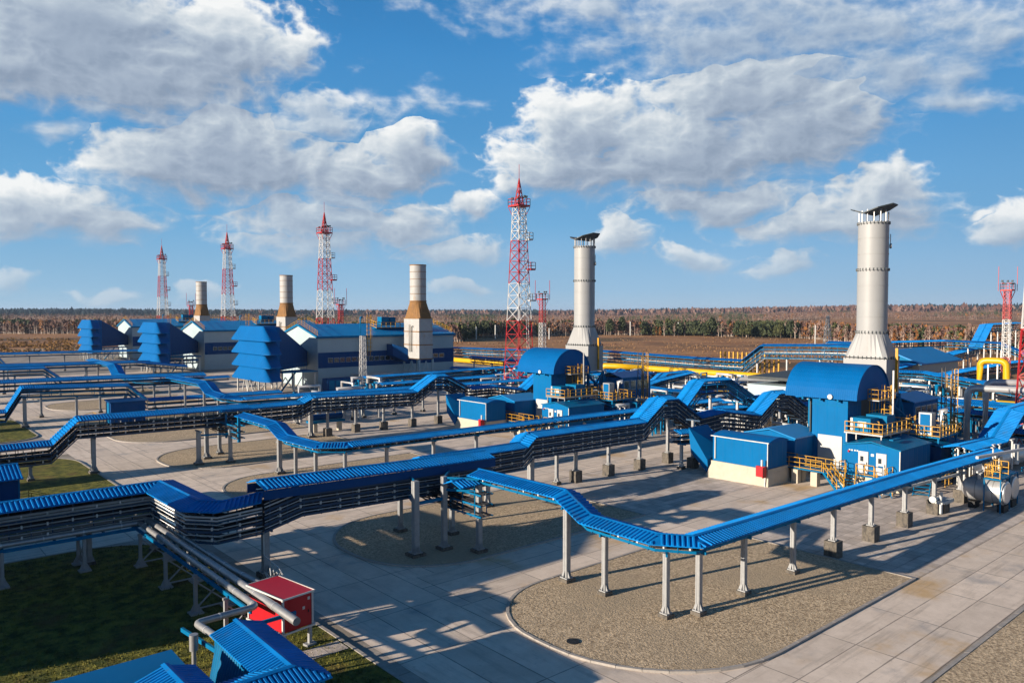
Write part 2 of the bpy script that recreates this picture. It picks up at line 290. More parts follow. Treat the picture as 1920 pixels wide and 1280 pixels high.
# ------------------------------------------------------------------ mesh builder
class MB:
    def __init__(s): s.v = []; s.f = []; s.m = []; s.sm = []; s.marks = []
    def mark(s): s.marks.append((len(s.v), len(s.f)))
    def add(s, vs, fs, m=0, sm=False):
        o = len(s.v); s.v += [tuple(p) for p in vs]; s.f += [tuple(i+o for i in f) for f in fs]; s.m += [m]*len(fs); s.sm += [sm]*len(fs)
    def box(s, a, b, m=0):
        s.mark()
        x0, y0, z0 = (min(a[i], b[i]) for i in range(3)); x1, y1, z1 = (max(a[i], b[i]) for i in range(3))
        s.add([(x0,y0,z0),(x1,y0,z0),(x1,y1,z0),(x0,y1,z0),(x0,y0,z1),(x1,y0,z1),(x1,y1,z1),(x0,y1,z1)],
              [(0,3,2,1),(4,5,6,7),(0,1,5,4),(1,2,6,5),(2,3,7,6),(3,0,4,7)], m)
    def cbox(s, c, d, m=0): s.box([c[i]-d[i]/2 for i in range(3)], [c[i]+d[i]/2 for i in range(3)], m)
    def bar(s, p, q, w=.06, h=None, m=0):
        s.mark(); h = h or w; p = Vector(p); q = Vector(q); d = (q-p)
        if d.length < 1e-4: return
        d.normalize(); u = d.cross(Vector((0, 0, 1)))
        if u.length < .05: u = Vector((1, 0, 0))
        u.normalize(); k = u.cross(d); u = u*w/2; k = k*h/2
        s.add([p-u-k, p+u-k, p+u+k, p-u+k, q-u-k, q+u-k, q+u+k, q-u+k], [(0,1,2,3),(7,6,5,4),(0,4,5,1),(1,5,6,2),(2,6,7,3),(3,7,4,0)], m)
    def tube(s, pts, r, n=10, m=0, caps=True, r2=None):
        s.mark(); pts = [Vector(p) for p in pts]; rings = []
        for i, p in enumerate(pts):
            a = (pts[i]-pts[i-1]).normalized() if i else None; b = (pts[i+1]-pts[i]).normalized() if i < len(pts)-1 else None
            t = (a+b).normalized() if (a is not None and b is not None) else (a or b)
            u = t.cross(Vector((0, 0, 1)))
            if u.length < .05: u = Vector((0, 1, 0)) if not rings else rings[-1][1]; u = (u-t*u.dot(t))
            u.normalize(); k = t.cross(u)
            k2 = 1/max(.5, (a.dot(t) if a is not None else b.dot(t)))
            rr = r if r2 is None else r+(r2-r)*i/(len(pts)-1)
            rings.append(([p+(u*math.cos(2*math.pi*j/n)+k*math.sin(2*math.pi*j/n))*rr*min(k2, 1.4) for j in range(n)], u))
        vs = [v for ring in rings for v in ring[0]]; fs = []
        for i in range(len(pts)-1):
            for j in range(n): fs.append((i*n+j, i*n+(j+1) % n, (i+1)*n+(j+1) % n, (i+1)*n+j))
        s.add(vs, fs, m, n > 5)
        if caps: s.add(rings[0][0], [tuple(range(n))], m); s.add(rings[-1][0], [tuple(range(n-1, -1, -1))], m)
    def loft(s, rings, m=0, caps=True, sm=False):
        s.mark(); n = len(rings[0]); vs = [v for r in rings for v in r]; fs = []
        for i in range(len(rings)-1):
            for j in range(n): fs.append((i*n+j, i*n+(j+1) % n, (i+1)*n+(j+1) % n, (i+1)*n+j))
        s.add(vs, fs, m, sm)
        if caps: s.add(rings[0], [tuple(range(n-1, -1, -1))], m); s.add(rings[-1], [tuple(range(n))], m)
    def prism(s, poly, z0, z1, m=0):
        s.loft([[(x, y, z0) for x, y in poly], [(x, y, z1) for x, y in poly]], m)
    def slab(s, poly, th, m=0):
        p = [Vector(q) for q in poly]; s.loft([[q-Vector((0, 0, th)) for q in p], p], m)
    def build(s, name, mats, parent=None, loc=None):
        me = bpy.data.meshes.new(name); me.from_pydata(s.v, [], s.f)
        if isinstance(mats, str): mats = [mats]
        for k in mats: me.materials.append(MT[k])
        me.polygons.foreach_set('material_index', s.m); me.polygons.foreach_set('use_smooth', s.sm)
        me.update(); o = bpy.data.objects.new(name, me); C.objects.link(o)
        if parent is not None:
            o.parent = parent; o.matrix_parent_inverse = Matrix.Translation(-parent.location) if parent.type == 'EMPTY' else Matrix.Identity(4)
            if parent.type != 'EMPTY': pass
        return o
def build_each(b, name, mats, parent):
    ms = b.marks+[(len(b.v), len(b.f))]; out = None
    for (v0, f0), (v1, f1) in zip(ms, ms[1:]):
        if f1 <= f0: continue
        q = MB(); q.v = b.v[v0:v1]; q.f = [tuple(i-v0 for i in f) for f in b.f[f0:f1]]; q.m = b.m[f0:f1]; q.sm = b.sm[f0:f1]; out = q.build(name, mats, parent)
    return out
def tag(o, label=None, cat=None, group=None, kind=None):
    if label: o['label'] = label
    if cat: o['category'] = cat
    if group: o['group'] = group
    if kind: o['kind'] = kind
    return o
def thing(name, loc, label, cat, group=None):
    e = bpy.data.objects.new(name, None); C.objects.link(e); e.location = loc; e.empty_display_size = .5
    return tag(e, label, cat, group)
def kids(o): return [c for c in bpy.data.objects if c.parent == o]
def dup(o, d=(0, 0, 0), label=None, rz=0, sc=1, parent=None):
    c = o.copy(); C.objects.link(c)
    if parent is None:
        c.location = Vector(o.location)+Vector(d)
        if rz: c.rotation_euler.z += rz
        if sc != 1: c.scale = (sc, sc, sc)
        if label: c['label'] = label
    else:
        M_ = o.matrix_parent_inverse.copy(); c.parent = parent; c.matrix_parent_inverse = M_
    for k in list(o.children): dup(k, parent=c)
    return c
def struct(o): o['kind'] = 'structure'; return o
# ------------------------------------------------------------------ ground and roads
def sheet(name, poly, z, m):
    b = MB(); b.add([(x, y, z) for x, y in poly], [tuple(range(len(poly)))]); return struct(b.build(name, m))
def rect(x0, y0, x1, y1): return [(x0, y0), (x1, y0), (x1, y1), (x0, y1)]
def terrain():
    b = MB(); rad = [0, 60, 150, 300, 450, 600, 800, 1000, 1300, 1700, 2200, 2900, 3800, 5000, 6500, 9000, 14000, 30000]; n = 96; vs = [(0, 0, -.03)]; fs = []
    for i, r in enumerate(rad[1:]):
        for j in range(n):
            a = 2*math.pi*j/n; x, y = r*math.cos(a), r*math.sin(a)
            off = math.degrees(AZ-a); off = (off+180) % 360-180                 # degrees to the right of the view
            h = 0
            if r > 700:
                k = min(1, (r-700)/3500)
                h = terr_h(x, y)
            vs.append((x, y, -.03+h))
    for j in range(n): fs.append((0, 1+j, 1+(j+1) % n))
    for i in range(len(rad)-2):
        for j in range(n): fs.append((1+i*n+j, 1+(i+1)*n+j, 1+(i+1)*n+(j+1) % n, 1+i*n+(j+1) % n))
    b.add(vs, fs, 0, True); return b.build('ground', 'steppe')
def terr_h(x, y):
    r = math.hypot(x, y); off = math.degrees(AZ-math.atan2(y, x)); off = (off+180) % 360-180; h = 0
    if r > 700:
        k = min(1, (r-700)/3500); h = k*(mnoise.noise(Vector((x/1300, y/1300, .3)))*5-1)
        h += k*max(0, min(1, (off-5)/20))*26+k*max(0, min(1, (-off-16)/14))*5
    return h
struct(terrain())
sheet('yard', [(-60, -40), (175, -40), (185, 60), (178, 130), (175, 420), (-60, 420)], 0, 'yard_mix')
sheet('road', rect(-40, 14.8, 175, 20.9), .012, 'slab_x')
sheet('cross_road', rect(21, 14.9, 36, 400), .004, 'slab_y')
for k in range(5):
    y = 44.7*k
    sheet('road', rect(28.0, 37.1+y, 120, 43.2+y), .012, 'slab_x')
    sheet('road', rect(28.0, 58.9+y, 120, 65.2+y), .012, 'slab_x')
    sheet('road', rect(-20, 64.9+y-.2, 21, 71.2+y), .016, 'slab_x')
    if k < 4:
        sheet('paving', rect(53.9, 20.95+y, 120, 37.05+y), .006, 'paving')
        sheet('paving', rect(53.0, 43.25+y, 120, 58.85+y), .006, 'paving')
def rounded(x0, y0, x1, y1, rl0, rl1, rr0=0, rr1=0, n=10):
    """rectangle whose corners (x0,y0),(x0,y1),(x1,y0),(x1,y1) have radii"""
    P = []
    def arc(cx, cy, r, a0, a1):
        for i in range(n+1): a = R(a0+(a1-a0)*i/n); P.append((cx+r*math.cos(a), cy+r*math.sin(a)))
    if rl0: arc(x0+rl0, y0+rl0, rl0, 180, 270)
    else: P.append((x0, y0))
    if rr0: arc(x1-rr0, y0+rr0, rr0, 270, 360)
    else: P.append((x1, y0))
    if rr1: arc(x1-rr1, y1-rr1, rr1, 0, 90)
    else: P.append((x1, y1))
    if rl1: arc(x0+rl1, y1-rl1, rl1, 90, 180)
    else: P.append((x0, y1))
    return P
def inset(P, d):
    n = len(P); out = []
    for i in range(n):
        a, b, c = Vector(P[i-1]), Vector(P[i]), Vector(P[(i+1) % n])
        t1 = (b-a).normalized(); t2 = (c-b).normalized(); n1 = Vector((-t1.y, t1.x)); n2 = Vector((-t2.y, t2.x))
        m = (n1+n2).normalized(); k = d/max(.4, m.dot(n1)); out.append((b.x+m.x*k, b.y+m.y*k))
    return out
def island(kind, P, surf, h=.12):
    sheetm = MB(); Q = inset(P, .1)
    sheetm.add([(x, y, h-.03) for x, y in Q], [tuple(range(len(Q)))])
    o = struct(sheetm.build(kind, surf))
    b = MB(); q2 = inset(P, .2); n = len(P); acc = 0
    for i in range(n):
        a, c = Vector(P[i]), Vector(P[(i+1) % n]); a2, c2 = Vector(q2[i]), Vector(q2[(i+1) % n]); L = (c-a).length
        k = max(1, int(L/1.0))
        for j in range(k):
            f0, f1 = j/k+.012/L, (j+1)/k-.012/L; hh = h+random.uniform(-.006, .012)
            p = [a.lerp(c, f0), a.lerp(c, f1), a2.lerp(c2, f1), a2.lerp(c2, f0)]
            b.loft([[(v.x, v.y, 0) for v in p], [(v.x, v.y, hh) for v in p]])
    struct(b.build('kerb', 'kerb'))
    return o
for k in range(4):
    y = 44.7*k
    island('gravel_bed', rounded(28.1, 20.9+y, 53.9, 37.1+y, 8.5 if k == 0 else 7, 6.5), 'gravel')
    island('gravel_bed', rounded(27.9, 43.2+y, 53.0, 58.8+y, 6.5, 7.5), 'gravel')
    island('lawn', rounded(-20, 34.6+y+(.0 if k else 0), 21, 64.6+y, 0, 0, 5, 7), 'lawn') if k else None
island('lawn', rounded(-20, 26, 20.2, 64.6, 0, 0, 5, 8), 'lawn')
for k in range(3): island('lawn', rounded(-20, 71.4+44.7*k, 20.8, 74.6+44.7*k, 0, 0, 1.5, 1.5), 'lawn')
island('gravel_bed', rect(30, -20, 175, 14.6), 'gravel')
# short grass on the near lawn
def grass():
    b = MB(); rnd = random.Random(3)
    for i in range(26000):
        x = rnd.uniform(3, 19.8); y = rnd.uniform(30, 64)
        if x > 13 and y > 57 and math.hypot(x-13, y-57) > 7: continue
        h = rnd.uniform(.05, .14); a = rnd.uniform(0, 6.28); w = .035; lx, ly = rnd.uniform(-.05, .05), rnd.uniform(-.05, .05)
        dx, dy = math.cos(a)*w, math.sin(a)*w
        b.add([(x-dx, y-dy, .08), (x+dx, y+dy, .08), (x+lx, y+ly, .09+h)], [(0, 1, 2)])
    tag(b.build('lawn_grass', 'lawn'), 'short patchy lawn grass beside the grey pipes at lower left', 'grass', kind='stuff')
grass()
b = MB(); b.tube([(29.5, 29.0, .09), (29.5, 29.0, .13)], .36, 20); tag(b.build('manhole_cover', 'black'), 'round black manhole cover lying in the front gravel bed', 'manhole cover')
b = MB()
for i in range(7): b.box((13.6+i*.9, 36.2, .1), (14.47+i*.9, 37.4, .135))
struct(b.build('path', 'paving'))
b = MB()
for i in range(6): b.box((12.5-.0, 36.2-i*.9, .1), (13.5, 37.05-i*.9, .136))
struct(b.build('path', 'paving'))

# ------------------------------------------------------------------ covered pipe and cable racks
def frames(path):
    P = [Vector(p) for p in path]; out = []
    for i, p in enumerate(P):
        a = (P[i]-P[i-1]) if i else None; c = (P[i+1]-P[i]) if i < len(P)-1 else None
        if a is None: a = c
        if c is None: c = a
        na = Vector((a.y, -a.x, 0)).normalized(); nc = Vector((c.y, -c.x, 0)).normalized()
        m = (na+nc).normalized(); out.append((p, m/max(.45, m.dot(na))))
    return out
def off(fr, lat, dz): return [p+m*lat+Vector((0, 0, dz)) for p, m in fr]
def sweep(b, fr, lat, dz, w, h, m=0):
    b.loft([[p+mm*(lat-w/2)+Vector((0, 0, dz-h/2)), p+mm*(lat+w/2)+Vector((0, 0, dz-h/2)), p+mm*(lat+w/2)+Vector((0, 0, dz+h/2)), p+mm*(lat-w/2)+Vector((0, 0, dz+h/2))] for p, mm in fr], m)
def along(path, step, start=0.):
    P = [Vector(p) for p in path]; s = start; out = []; acc = 0
    for i in range(len(P)-1):
        L = (P[i+1]-P[i]).length; t = (P[i+1]-P[i]); 
        if L < 1e-6: continue
        n = Vector((t.y, -t.x, 0)).normalized()
        while s <= acc+L: out.append((P[i].lerp(P[i+1], (s-acc)/L), n)); s += step
        acc += L
    return out
def roof_mesh(path, w, drop, pitch=.30, ribs=True, caps=True):
    b = MB(); fr = frames(path); th = .05
    for i in range(len(fr)-1):
        (p0, m0), (p1, m1) = fr[i], fr[i+1]; d = (p1-p0); L = d.length; 
        for s in (-1, 1):
            r0, r1 = p0, p1; e0, e1 = p0+m0*w*s-Vector((0, 0, drop)), p1+m1*w*s-Vector((0, 0, drop))
            dn = Vector((0, 0, -th)); q = [r0, r1, e1, e0] if s > 0 else [r0, e0, e1, r1]
            b.add([*q, *[v+dn for v in q]], [(3,2,1,0), (4,5,6,7), (0,1,5,4), (1,2,6,5), (2,3,7,6), (3,0,4,7)])
            if ribs:
                u = d.normalized(); nn = (r1-r0).cross(e0-r0); nn.normalize()
                if nn.z < 0: nn = -nn
                v = nn.cross(u); 
                if v.dot(e0-r0) < 0: v = -v
                # clip the line at distance k along u against the quad
                loc = [((q_-p0).dot(u), (q_-p0).dot(v)) for q_ in (r0, r1, e1, e0)]
                lo = min(x for x, _ in loc); hi = max(x for x, _ in loc); k = math.ceil(lo/pitch)*pitch
                while k < hi:
                    ys = []
                    for a in range(4):
                        (xa, ya), (xb, yb) = loc[a], loc[(a+1) % 4]
                        if (xa-k)*(xb-k) < 0: ys.append(ya+(yb-ya)*(k-xa)/(xb-xa))
                    if len(ys) >= 2 and max(ys)-min(ys) > .1:
                        y0, y1 = min(ys), max(ys)
                        A = p0+u*k+v*y0; B = p0+u*k+v*y1; hw, tw, hh = u*.09, u*.045, nn*.075
                        b.add([A-hw, A-tw+hh, A+tw+hh, A+hw, B-hw, B-tw+hh, B+tw+hh, B+hw], [(0,4,5,1), (1,5,6,2), (2,6,7,3), (3,7,4,0), (4,7,6,5)])
                    k += pitch
    if caps:
        b.loft([[p-m*.16+Vector((0, 0, .05)), p+Vector((0, 0, .10)), p+m*.16+Vector((0, 0, .05)), p+Vector((0, 0, .02))] for p, m in fr])
    return b
def nearest(path, x, y):
    best = None; P = [Vector(p) for p in path]
    for i in range(len(P)-1):
        a, c = P[i], P[i+1]; d = (c-a).xy; t = 0 if d.length < 1e-6 else max(0, min(1, (Vector((x, y))-a.xy).dot(d)/d.length_squared))
        q = a.lerp(c, t); r = (q.xy-Vector((x, y))).length
        if best is None or r < best[0]: best = (r, q, (c-a).normalized())
    return best[1], best[2]
def column_mb(x, y, z1, w, kind):
    b = MB()
    zb = {'base': .35, 'block': 1.25, 'plain': .1}[kind]
    b.box((x-w/2, y-w/2, zb), (x+w/2, y+w/2, z1))
    if w > .25:      # grooves of the two channels the column is welded from
        b.box((x-w/2-.02, y-w/2+.03, zb), (x-w/2, y-w*.12, z1)); b.box((x-w/2-.02, y+w*.12, zb), (x-w/2, y+w/2-.03, z1))
    b.box((x-w*.9, y-w*.9, zb-.04), (x+w*.9, y+w*.9, zb+.04))
    if kind != 'plain':
        for dx, dy in ((1, 0), (-1, 0), (0, 1), (0, -1), (.5, 1), (-.5, 1), (.5, -1), (-.5, -1)):
            if kind == 'block' and abs(dx*dy) > .1: continue
            ox, oy = dx*w*.5, dy*w*.5; k = .62*w if kind == 'base' else .4*w
            n = Vector((dx, dy, 0)) if abs(dx*dy) < .1 else Vector((0, dy, 0)); t = Vector((-n.y, n.x, 0))*.015
            A = Vector((x+ox, y+oy, zb+.04)); hgt = .9*w+.15 if kind == 'base' else .3
            tri = [A, A+n*k*.9, A+Vector((0, 0, hgt))]
            b.loft([[q-t for q in tri], [q+t for q in tri]])
    return b
def footing_mb(x, y, w, kind):
    b = MB()
    if kind == 'block': b.box((x-.48, y-.48, 0), (x+.48, y+.48, 1.21))
    else: b.box((x-w*1.15, y-w*1.15, 0), (x+w*1.15, y+w*1.15, .31))
    return b
NR = [0]
def rack(path, label, w=1.2, drop=.3, levels=(-1.0,), tw=.7, cols=(), ctype='base', cw=.29, ribs=True, detail=2, truss=False, roof=True, trmat='steel_blue', pipes=(), cables=5, group='covered cable racks', ctop=None, lattice=False, roofpath=None, cpitch=1.5, colmat='grey_steel', skirt=False):
    rn = random.Random(NR[0]); NR[0] += 1
    P0 = path[0]; t = thing('cable_rack', (P0[0], P0[1], 0), label, 'cable rack', group)
    fr = frames(path)
    if roof: roof_mesh(roofpath or path, w, drop, ribs=ribs).build('roof', 'roof_blue', t)
    if skirt:
        b = MB()
        for s in (-1, 1): sweep(b, frames(roofpath or path), s*(w-.12), -drop-.42, .04, .62)
        b.build('side_panel', 'navy_panel', t)
    # the frame: uprights, crossbars and eave beams
    f = MB(); low = min(levels)
    for s in (-1, 1): sweep(f, fr, s*tw, -drop-.12, .07, .12)
    for p, n in along(path, cpitch if detail > 1 else 3.0, .4):
        for s in (-1, 1): f.bar(p+n*tw*s+Vector((0, 0, -drop)), p+n*tw*s+Vector((0, 0, low-.05)), .06)
        if detail > 1:
            for l in levels: f.bar(p-n*(tw+.12)+Vector((0, 0, l-.06)), p+n*(tw+.12)+Vector((0, 0, l-.06)), .05)
            f.bar(p-n*w*.9+Vector((0, 0, -drop+.0)), p+Vector((0, 0, -.06)), .05); f.bar(p+n*w*.9+Vector((0, 0, -drop+.0)), p+Vector((0, 0, -.06)), .05)
    if truss or lattice:
        q = along(path, 1.5, 0)
        for i in range(len(q)-1):
            (p, n), (p2, n2) = q[i], q[i+1]
            for s in (-1, 1):
                a, c = (levels[0]-.05, low-.05) if len(levels) > 1 else (-drop-.15, low-.05)
                if i % 2: a, c = c, a
                f.bar(p+n*tw*s+Vector((0, 0, a)), p2+n2*tw*s+Vector((0, 0, c)), .05)
    f.build('frame', trmat, t)
    for l in levels:
        tr = MB()
        for s in (-1, 1): sweep(tr, fr, s*tw, l, .05, .16)
        tr_o = tr.build('cable_tray', trmat, t)
        if cables:
            c = MB()
            for k in range(cables):
                lat = -tw*.85+1.7*tw*(k+.5)/cables+rn.uniform(-.04, .04); dz = l+.06+rn.uniform(-.03, .10)
                c.tube(off(fr, lat, dz), rn.uniform(.035, .075), 5 if detail > 1 else 4)
            c.build('cable', 'cable', tr_o)
    for (lat, dz, r, mm) in pipes:
        b = MB(); b.tube(off(fr, lat, dz), r, 8); b.build('pipe', mm, t)
    if detail > 1:
        c = MB()
        for p, n in along(path, 1.5, 1.1):
            for l in levels:
                for s in (-1, 1):
                    if rn.random() < .85: c.cbox(p+n*(tw+.08)*s+Vector((0, 0, l+.25)), (.11, .11, .20))
                    if rn.random() < .6: c.cbox(p+n*(tw-.25)*s+Vector((0, 0, l+.12)), (.10, .10, .10))
        c.build('cable_clamp', 'clamp_white', t)['kind'] = 'stuff'
    for cc in cols:
        x, y = cc[0], cc[1]; kd = cc[2] if len(cc) > 2 else ctype; cw_ = cc[3] if len(cc) > 3 else cw
        q, d = nearest(path, x, y); z1 = q.z+(ctop if ctop is not None else low-.12)
        co = column_mb(x, y, z1, cw_, kd).build('column', colmat, t)
        if kd != 'plain': footing_mb(x, y, cw_, kd).build('footing', 'block', co)
        if detail:
            b = MB(); n = Vector((d.y, -d.x, 0)).normalized(); o = Vector((x, y, z1))
            b.bar(o-n*(tw+.15), o+n*(tw+.15), .12, .16); b.build('crossbar', trmat, co)
    return t
def shift(path, dx, dy, dz=0): return [(x+dx, y+dy, z+dz) for x, y, z in path]
G1 = 'racks with ribbed blue roofs between the roads'
# --- front right rack: arm from the junction, step down, corner, long run to the right
arm = [(36, 45.4, 6.05), (36, 36.1, 6.1), (36, 33.8, 4.9), (36, 28.5, 4.85), (37.3, 26.9, 4.8), (67, 26.9, 4.45), (88.5, 26.9, 4.0)]
rack([(86.2, 29.6, 4.15), (95.8, 29.5, 3.95), (101.5, 29.5, 6.7), (114, 29.5, 6.9)], 'wide rack rising to the right behind the red and white tower leg', w=1.5, levels=(-.85, -1.4), tw=.6, cols=[(88, 29.6), (94, 29.5), (101, 29.5), (107, 29.5)], cables=5, group=G1)
C0 = [(35.9, 35.9, 'base', .36), (36, 32.6), (36, 27.8), (37.8, 26.8)]+[(42.7+6.0*i, 26.9) for i in range(2)]+[(54.4, 26.9, 'block')]+[(60.5+6.2*i, 26.9, 'block') for i in range(5)]
rack(arm, 'narrow rack turning the corner over the front gravel bed, blue ribbed roof', w=1.15, levels=(-.85,), tw=.36, cols=C0, cables=4, group=G1, cw=.3)
arm1 = [(36, 90.6, 5.8), (36, 81.4, 5.7), (36, 78.4, 4.6), (36, 71, 4.7), (38, 69.6, 4.7), (67, 69.9, 4.5), (84, 70.2, 4.3), (104, 70.2, 4.3)]
rack(arm1, 'narrow rack turning over the second gravel bed, behind the long dark rack', w=1.15, levels=(-.85,), tw=.36, cols=[(36, 80.6, 'base', .42), (36, 76.6), (36, 72), (38, 69.6)]+[(43+6*i, 69.8) for i in range(2)]+[(55+6*i, 69.8, 'block') for i in range(6)], cables=4, group=G1, cw=.3)
arm2 = [(43, 139, 6.8), (43, 123.4, 6.9), (43, 120, 5.6), (43, 115.5, 5.4), (45, 114, 5.0), (55, 114.2, 4.9), (80, 114.5, 4.6), (104, 114.5, 4.4)]
rack(arm2, 'distant rack stepping down to the left of the nearest blue louvred intake', w=1.3, levels=(-.9,), tw=.4, cols=[(43, 133), (43, 124), (43, 118)]+[(48+6*i, 114.3) for i in range(8)], detail=1, cables=3, group=G1)
arm3 = [(45, 206, 6.5), (45, 186, 6.3), (45, 182, 4.4), (45, 168, 4.3), (48, 164, 4.2), (62, 164, 4.2)]
rack(arm3, 'farthest stepped rack, left of the middle louvred intake', w=1.4, levels=(-.9,), tw=.4, cols=[(45, 200), (45, 188), (45, 176), (50, 164)], detail=1, cables=3, ribs=False, group=G1)
# --- main near rack: left run, drop towards the camera, high bridge, right run with the hump
L3 = (-1.15, -1.85, -2.55)
nearL = [(-30, 60.4, 5.35), (17.6, 60.4, 5.3), (17.9, 52.9, 5.2), (19.0, 51.6, 5.2), (21.3, 50.2, 5.75)]
rack(nearL, 'near left rack full of cables that bends towards the red cabin', w=1.45, drop=.38, levels=L3, tw=.95, trmat='frame_shaded', cols=[(12.8, 60.4), (17.2, 60.6), (17.9, 55), (2, 60.4), (-9, 60.4)], cables=11, pipes=((1.04, -1.3, .03, 'silver'), (1.04, -1.6, .035, 'pipe_grey'), (1.04, -2.05, .03, 'silver'), (1.04, -2.35, .03, 'pipe_grey'), (-.95, -.75, .07, 'silver'), (.98, -.85, .08, 'silver'), (1.02, -1.05, .06, 'silver'), (.55, -2.2, .05, 'pipe_grey')), group=G1, cpitch=1.25)
nearB = [(20.6, 50, 6.65), (40.3, 50, 6.3)]
nearBt = [(20.8, 50, 6.0), (23.5, 50, 6.65), (40.3, 50, 6.3)]
rack(nearBt, 'high bridge rack over the crossroads with the widest ribbed roof', w=1.5, drop=.35, levels=(-1.3, -1.75, -2.2, -2.65), tw=.95, trmat='frame_shaded', cols=[(21.3, 50.1, 'base', .42)], cables=11, roofpath=nearB, lattice=True, skirt=True, group=G1, pipes=((1.0, -1.0, .05, 'silver'), (1.04, -1.5, .03, 'silver'), (1.04, -1.95, .03, 'pipe_grey'), (1.04, -2.4, .03, 'silver'), (.95, -.8, .03, 'silver')), cpitch=1.25)
nearR = [(36.6, 54.3, 5.6), (37.6, 54.3, 5.6), (48.3, 54.9, 5.45), (49.6, 55.1, 6.25), (67.5, 56.3, 5.85), (71.3, 56.5, 8.05), (73.6, 56.5, 8.0), (78, 56.3, 5.4), (83, 56.2, 5.7), (90.5, 56, 4.6), (95, 56, 7.1), (98, 56, 7.0), (102.5, 56, 4.8), (112, 56, 4.8)]
colsR = [(50.6, 55.6, 'base', .5), (44.3, 54.6, 'base', .4), (55.5, 57.0), (57.9, 56.6, 'block'), (62.9, 56.5, 'block'), (67.9, 56.3, 'block'), (73.5, 56.7, 'block'), (73.2, 52.9, 'block'), (79, 56.3, 'block'), (84, 56.3, 'block'), (89, 56, 'block')]
rack(nearR, 'long near rack of stacked cable trays with the tall blue hump, right of the bridge', w=1.3, drop=.33, levels=(-.9, -1.4, -1.9, -2.4), tw=.8, trmat='frame_shaded', cols=colsR, cables=9, pipes=((.9, -1.15, .03, 'silver'), (.9, -1.65, .03, 'pipe_grey'), (.9, -2.15, .03, 'silver'), (.85, -.65, .035, 'silver')), group=G1, cw=.3, skirt=False, cpitch=1.25)
jun = [(30.8, 50, 4.1), (36, 50, 4.0)]
t = thing('junction_frame', (33, 49, 0), 'heavy portal frame carrying the bridge rack above the middle gravel bed', 'steel frame')
for x, y, w_ in ((31.3, 46.9, .42), (33.8, 46.8, .36), (35.4, 44.6, .36), (33.9, 53.0, .32), (36.6, 49.6, .32)):
    co = column_mb(x, y, 5.6 if (x, y) != (35.4, 44.6) else 5.1, w_, 'base').build('column', 'grey_steel', t); footing_mb(x, y, w_*1.15, 'base').build('footing', 'block', co)
b = MB()
b.bar((31.3, 46.9, 3.9), (33.8, 46.8, 3.95), .2, .22); b.bar((31.3, 46.9, 3.9), (33.9, 53, 3.9), .2, .22); b.bar((33.8, 46.8, 3.9), (36.6, 49.6, 3.9), .16, .2)
for z in (4.6, 5.5):
    b.bar((31.3, 46.9, z), (33.9, 53, z), .1, .16); b.bar((33.8, 46.8, z), (36.6, 49.6, z), .1, .16); b.bar((33.8, 46.8, z), (35.4, 44.6, z), .1, .16)
b.build('beam', 'steel_blue', t)
b = MB()
for z in (2.9, 3.7, 4.5):
    for k in (-.55, .55): b.bar((35.4+k, 48.2, z), (35.4+k, 43.7, z), .05, .13)
    for j in range(6): b.bar((34.7, 48-j*.8, z-.08), (36.3, 48-j*.8, z-.08), .05)
for k in (-.55, .55):
    for j in range(3): b.bar((35.4+k, 47.4-j*1.5, 2.8), (35.4+k, 47.4-j*1.5, 5.2), .06)
b.build('cable_tray', 'steel_blue', t)
b = MB(); rn = random.Random(5)
for i in range(34):
    z1 = rn.choice((2.95, 3.75, 4.55)); x0 = 32.8+rn.uniform(-.6, 1.2); y0 = 50+rn.uniform(-.8, .8); x1 = 35.4+rn.uniform(-.5, .5); z0 = rn.choice((3.8, 4.3, 4.9))+rn.uniform(-.1, .1)
    pts = []
    for j in range(9):
        s = j/8; pts.append((x0+(x1-x0)*(s**.6), y0+(43.8-y0)*(s**1.5), z0+(z1-z0)*s-.9*math.sin(math.pi*s)*rn.uniform(.4, 1)*(1-s)))
    b.tube(pts, rn.uniform(.025, .05), 4)
b.build('cable', 'cable', t)
b = roof_mesh([(33.6, 45.6, 5.45), (36.2, 45.6, 5.5)], 1.1, .35); b.build('roof', 'roof_blue', t)
# --- second (one period further)
sec = [(-20, 94.3, 4.1), (16.4, 94.3, 4.15), (18.9, 94.3, 6.5), (37.9, 94.3, 6.35)]
rack(sec, 'second long rack climbing one storey behind the left lawn', w=1.45, drop=.35, levels=(-1.3, -1.8, -2.3), tw=.85, trmat='frame_shaded', cols=[(4, 94.3), (14.6, 94.3), (20.6, 94.3, 'base', .42), (31, 91.5, 'base', .42), (34.3, 90.4, 'base', .36), (33.0, 94.6, 'base', .42), (35.3, 96.6, 'base', .36)], cables=6, group=G1, skirt=False)
secR = [(35.6, 98.6, 5.6), (47, 99.0, 5.65), (48.7, 99.1, 6.35), (66.5, 100.5, 5.75), (70.6, 100.8, 7.95), (73, 100.8, 7.85), (77.5, 100.6, 5.5), (83, 100.6, 5.5), (89, 100.4, 4.5), (93, 100.4, 7.0), (96, 100.4, 7.0), (100, 100.4, 4.7), (108, 100.4, 4.7)]
rack(secR, 'second rack with the tall hump, in front of the grey hall', w=1.35, drop=.33, levels=(-.95, -1.45, -1.95, -2.4), tw=.8, trmat='frame_shaded', cols=[(44, 98.8), (49.8, 101, 'base', .5), (52.1, 100.4, 'block'), (57.2, 101.4, 'block'), (61.6, 100.8, 'block'), (66.7, 100.7, 'block'), (71.7, 100.8, 'block'), (73.6, 97.8, 'block'), (79, 100.6, 'block'), (85, 100.6, 'block')], cables=5, group=G1, cw=.3)
t = thing('junction_frame', (34, 91, 0), 'cable junction frame at the start of the second stepped rack', 'steel frame')
b = MB()
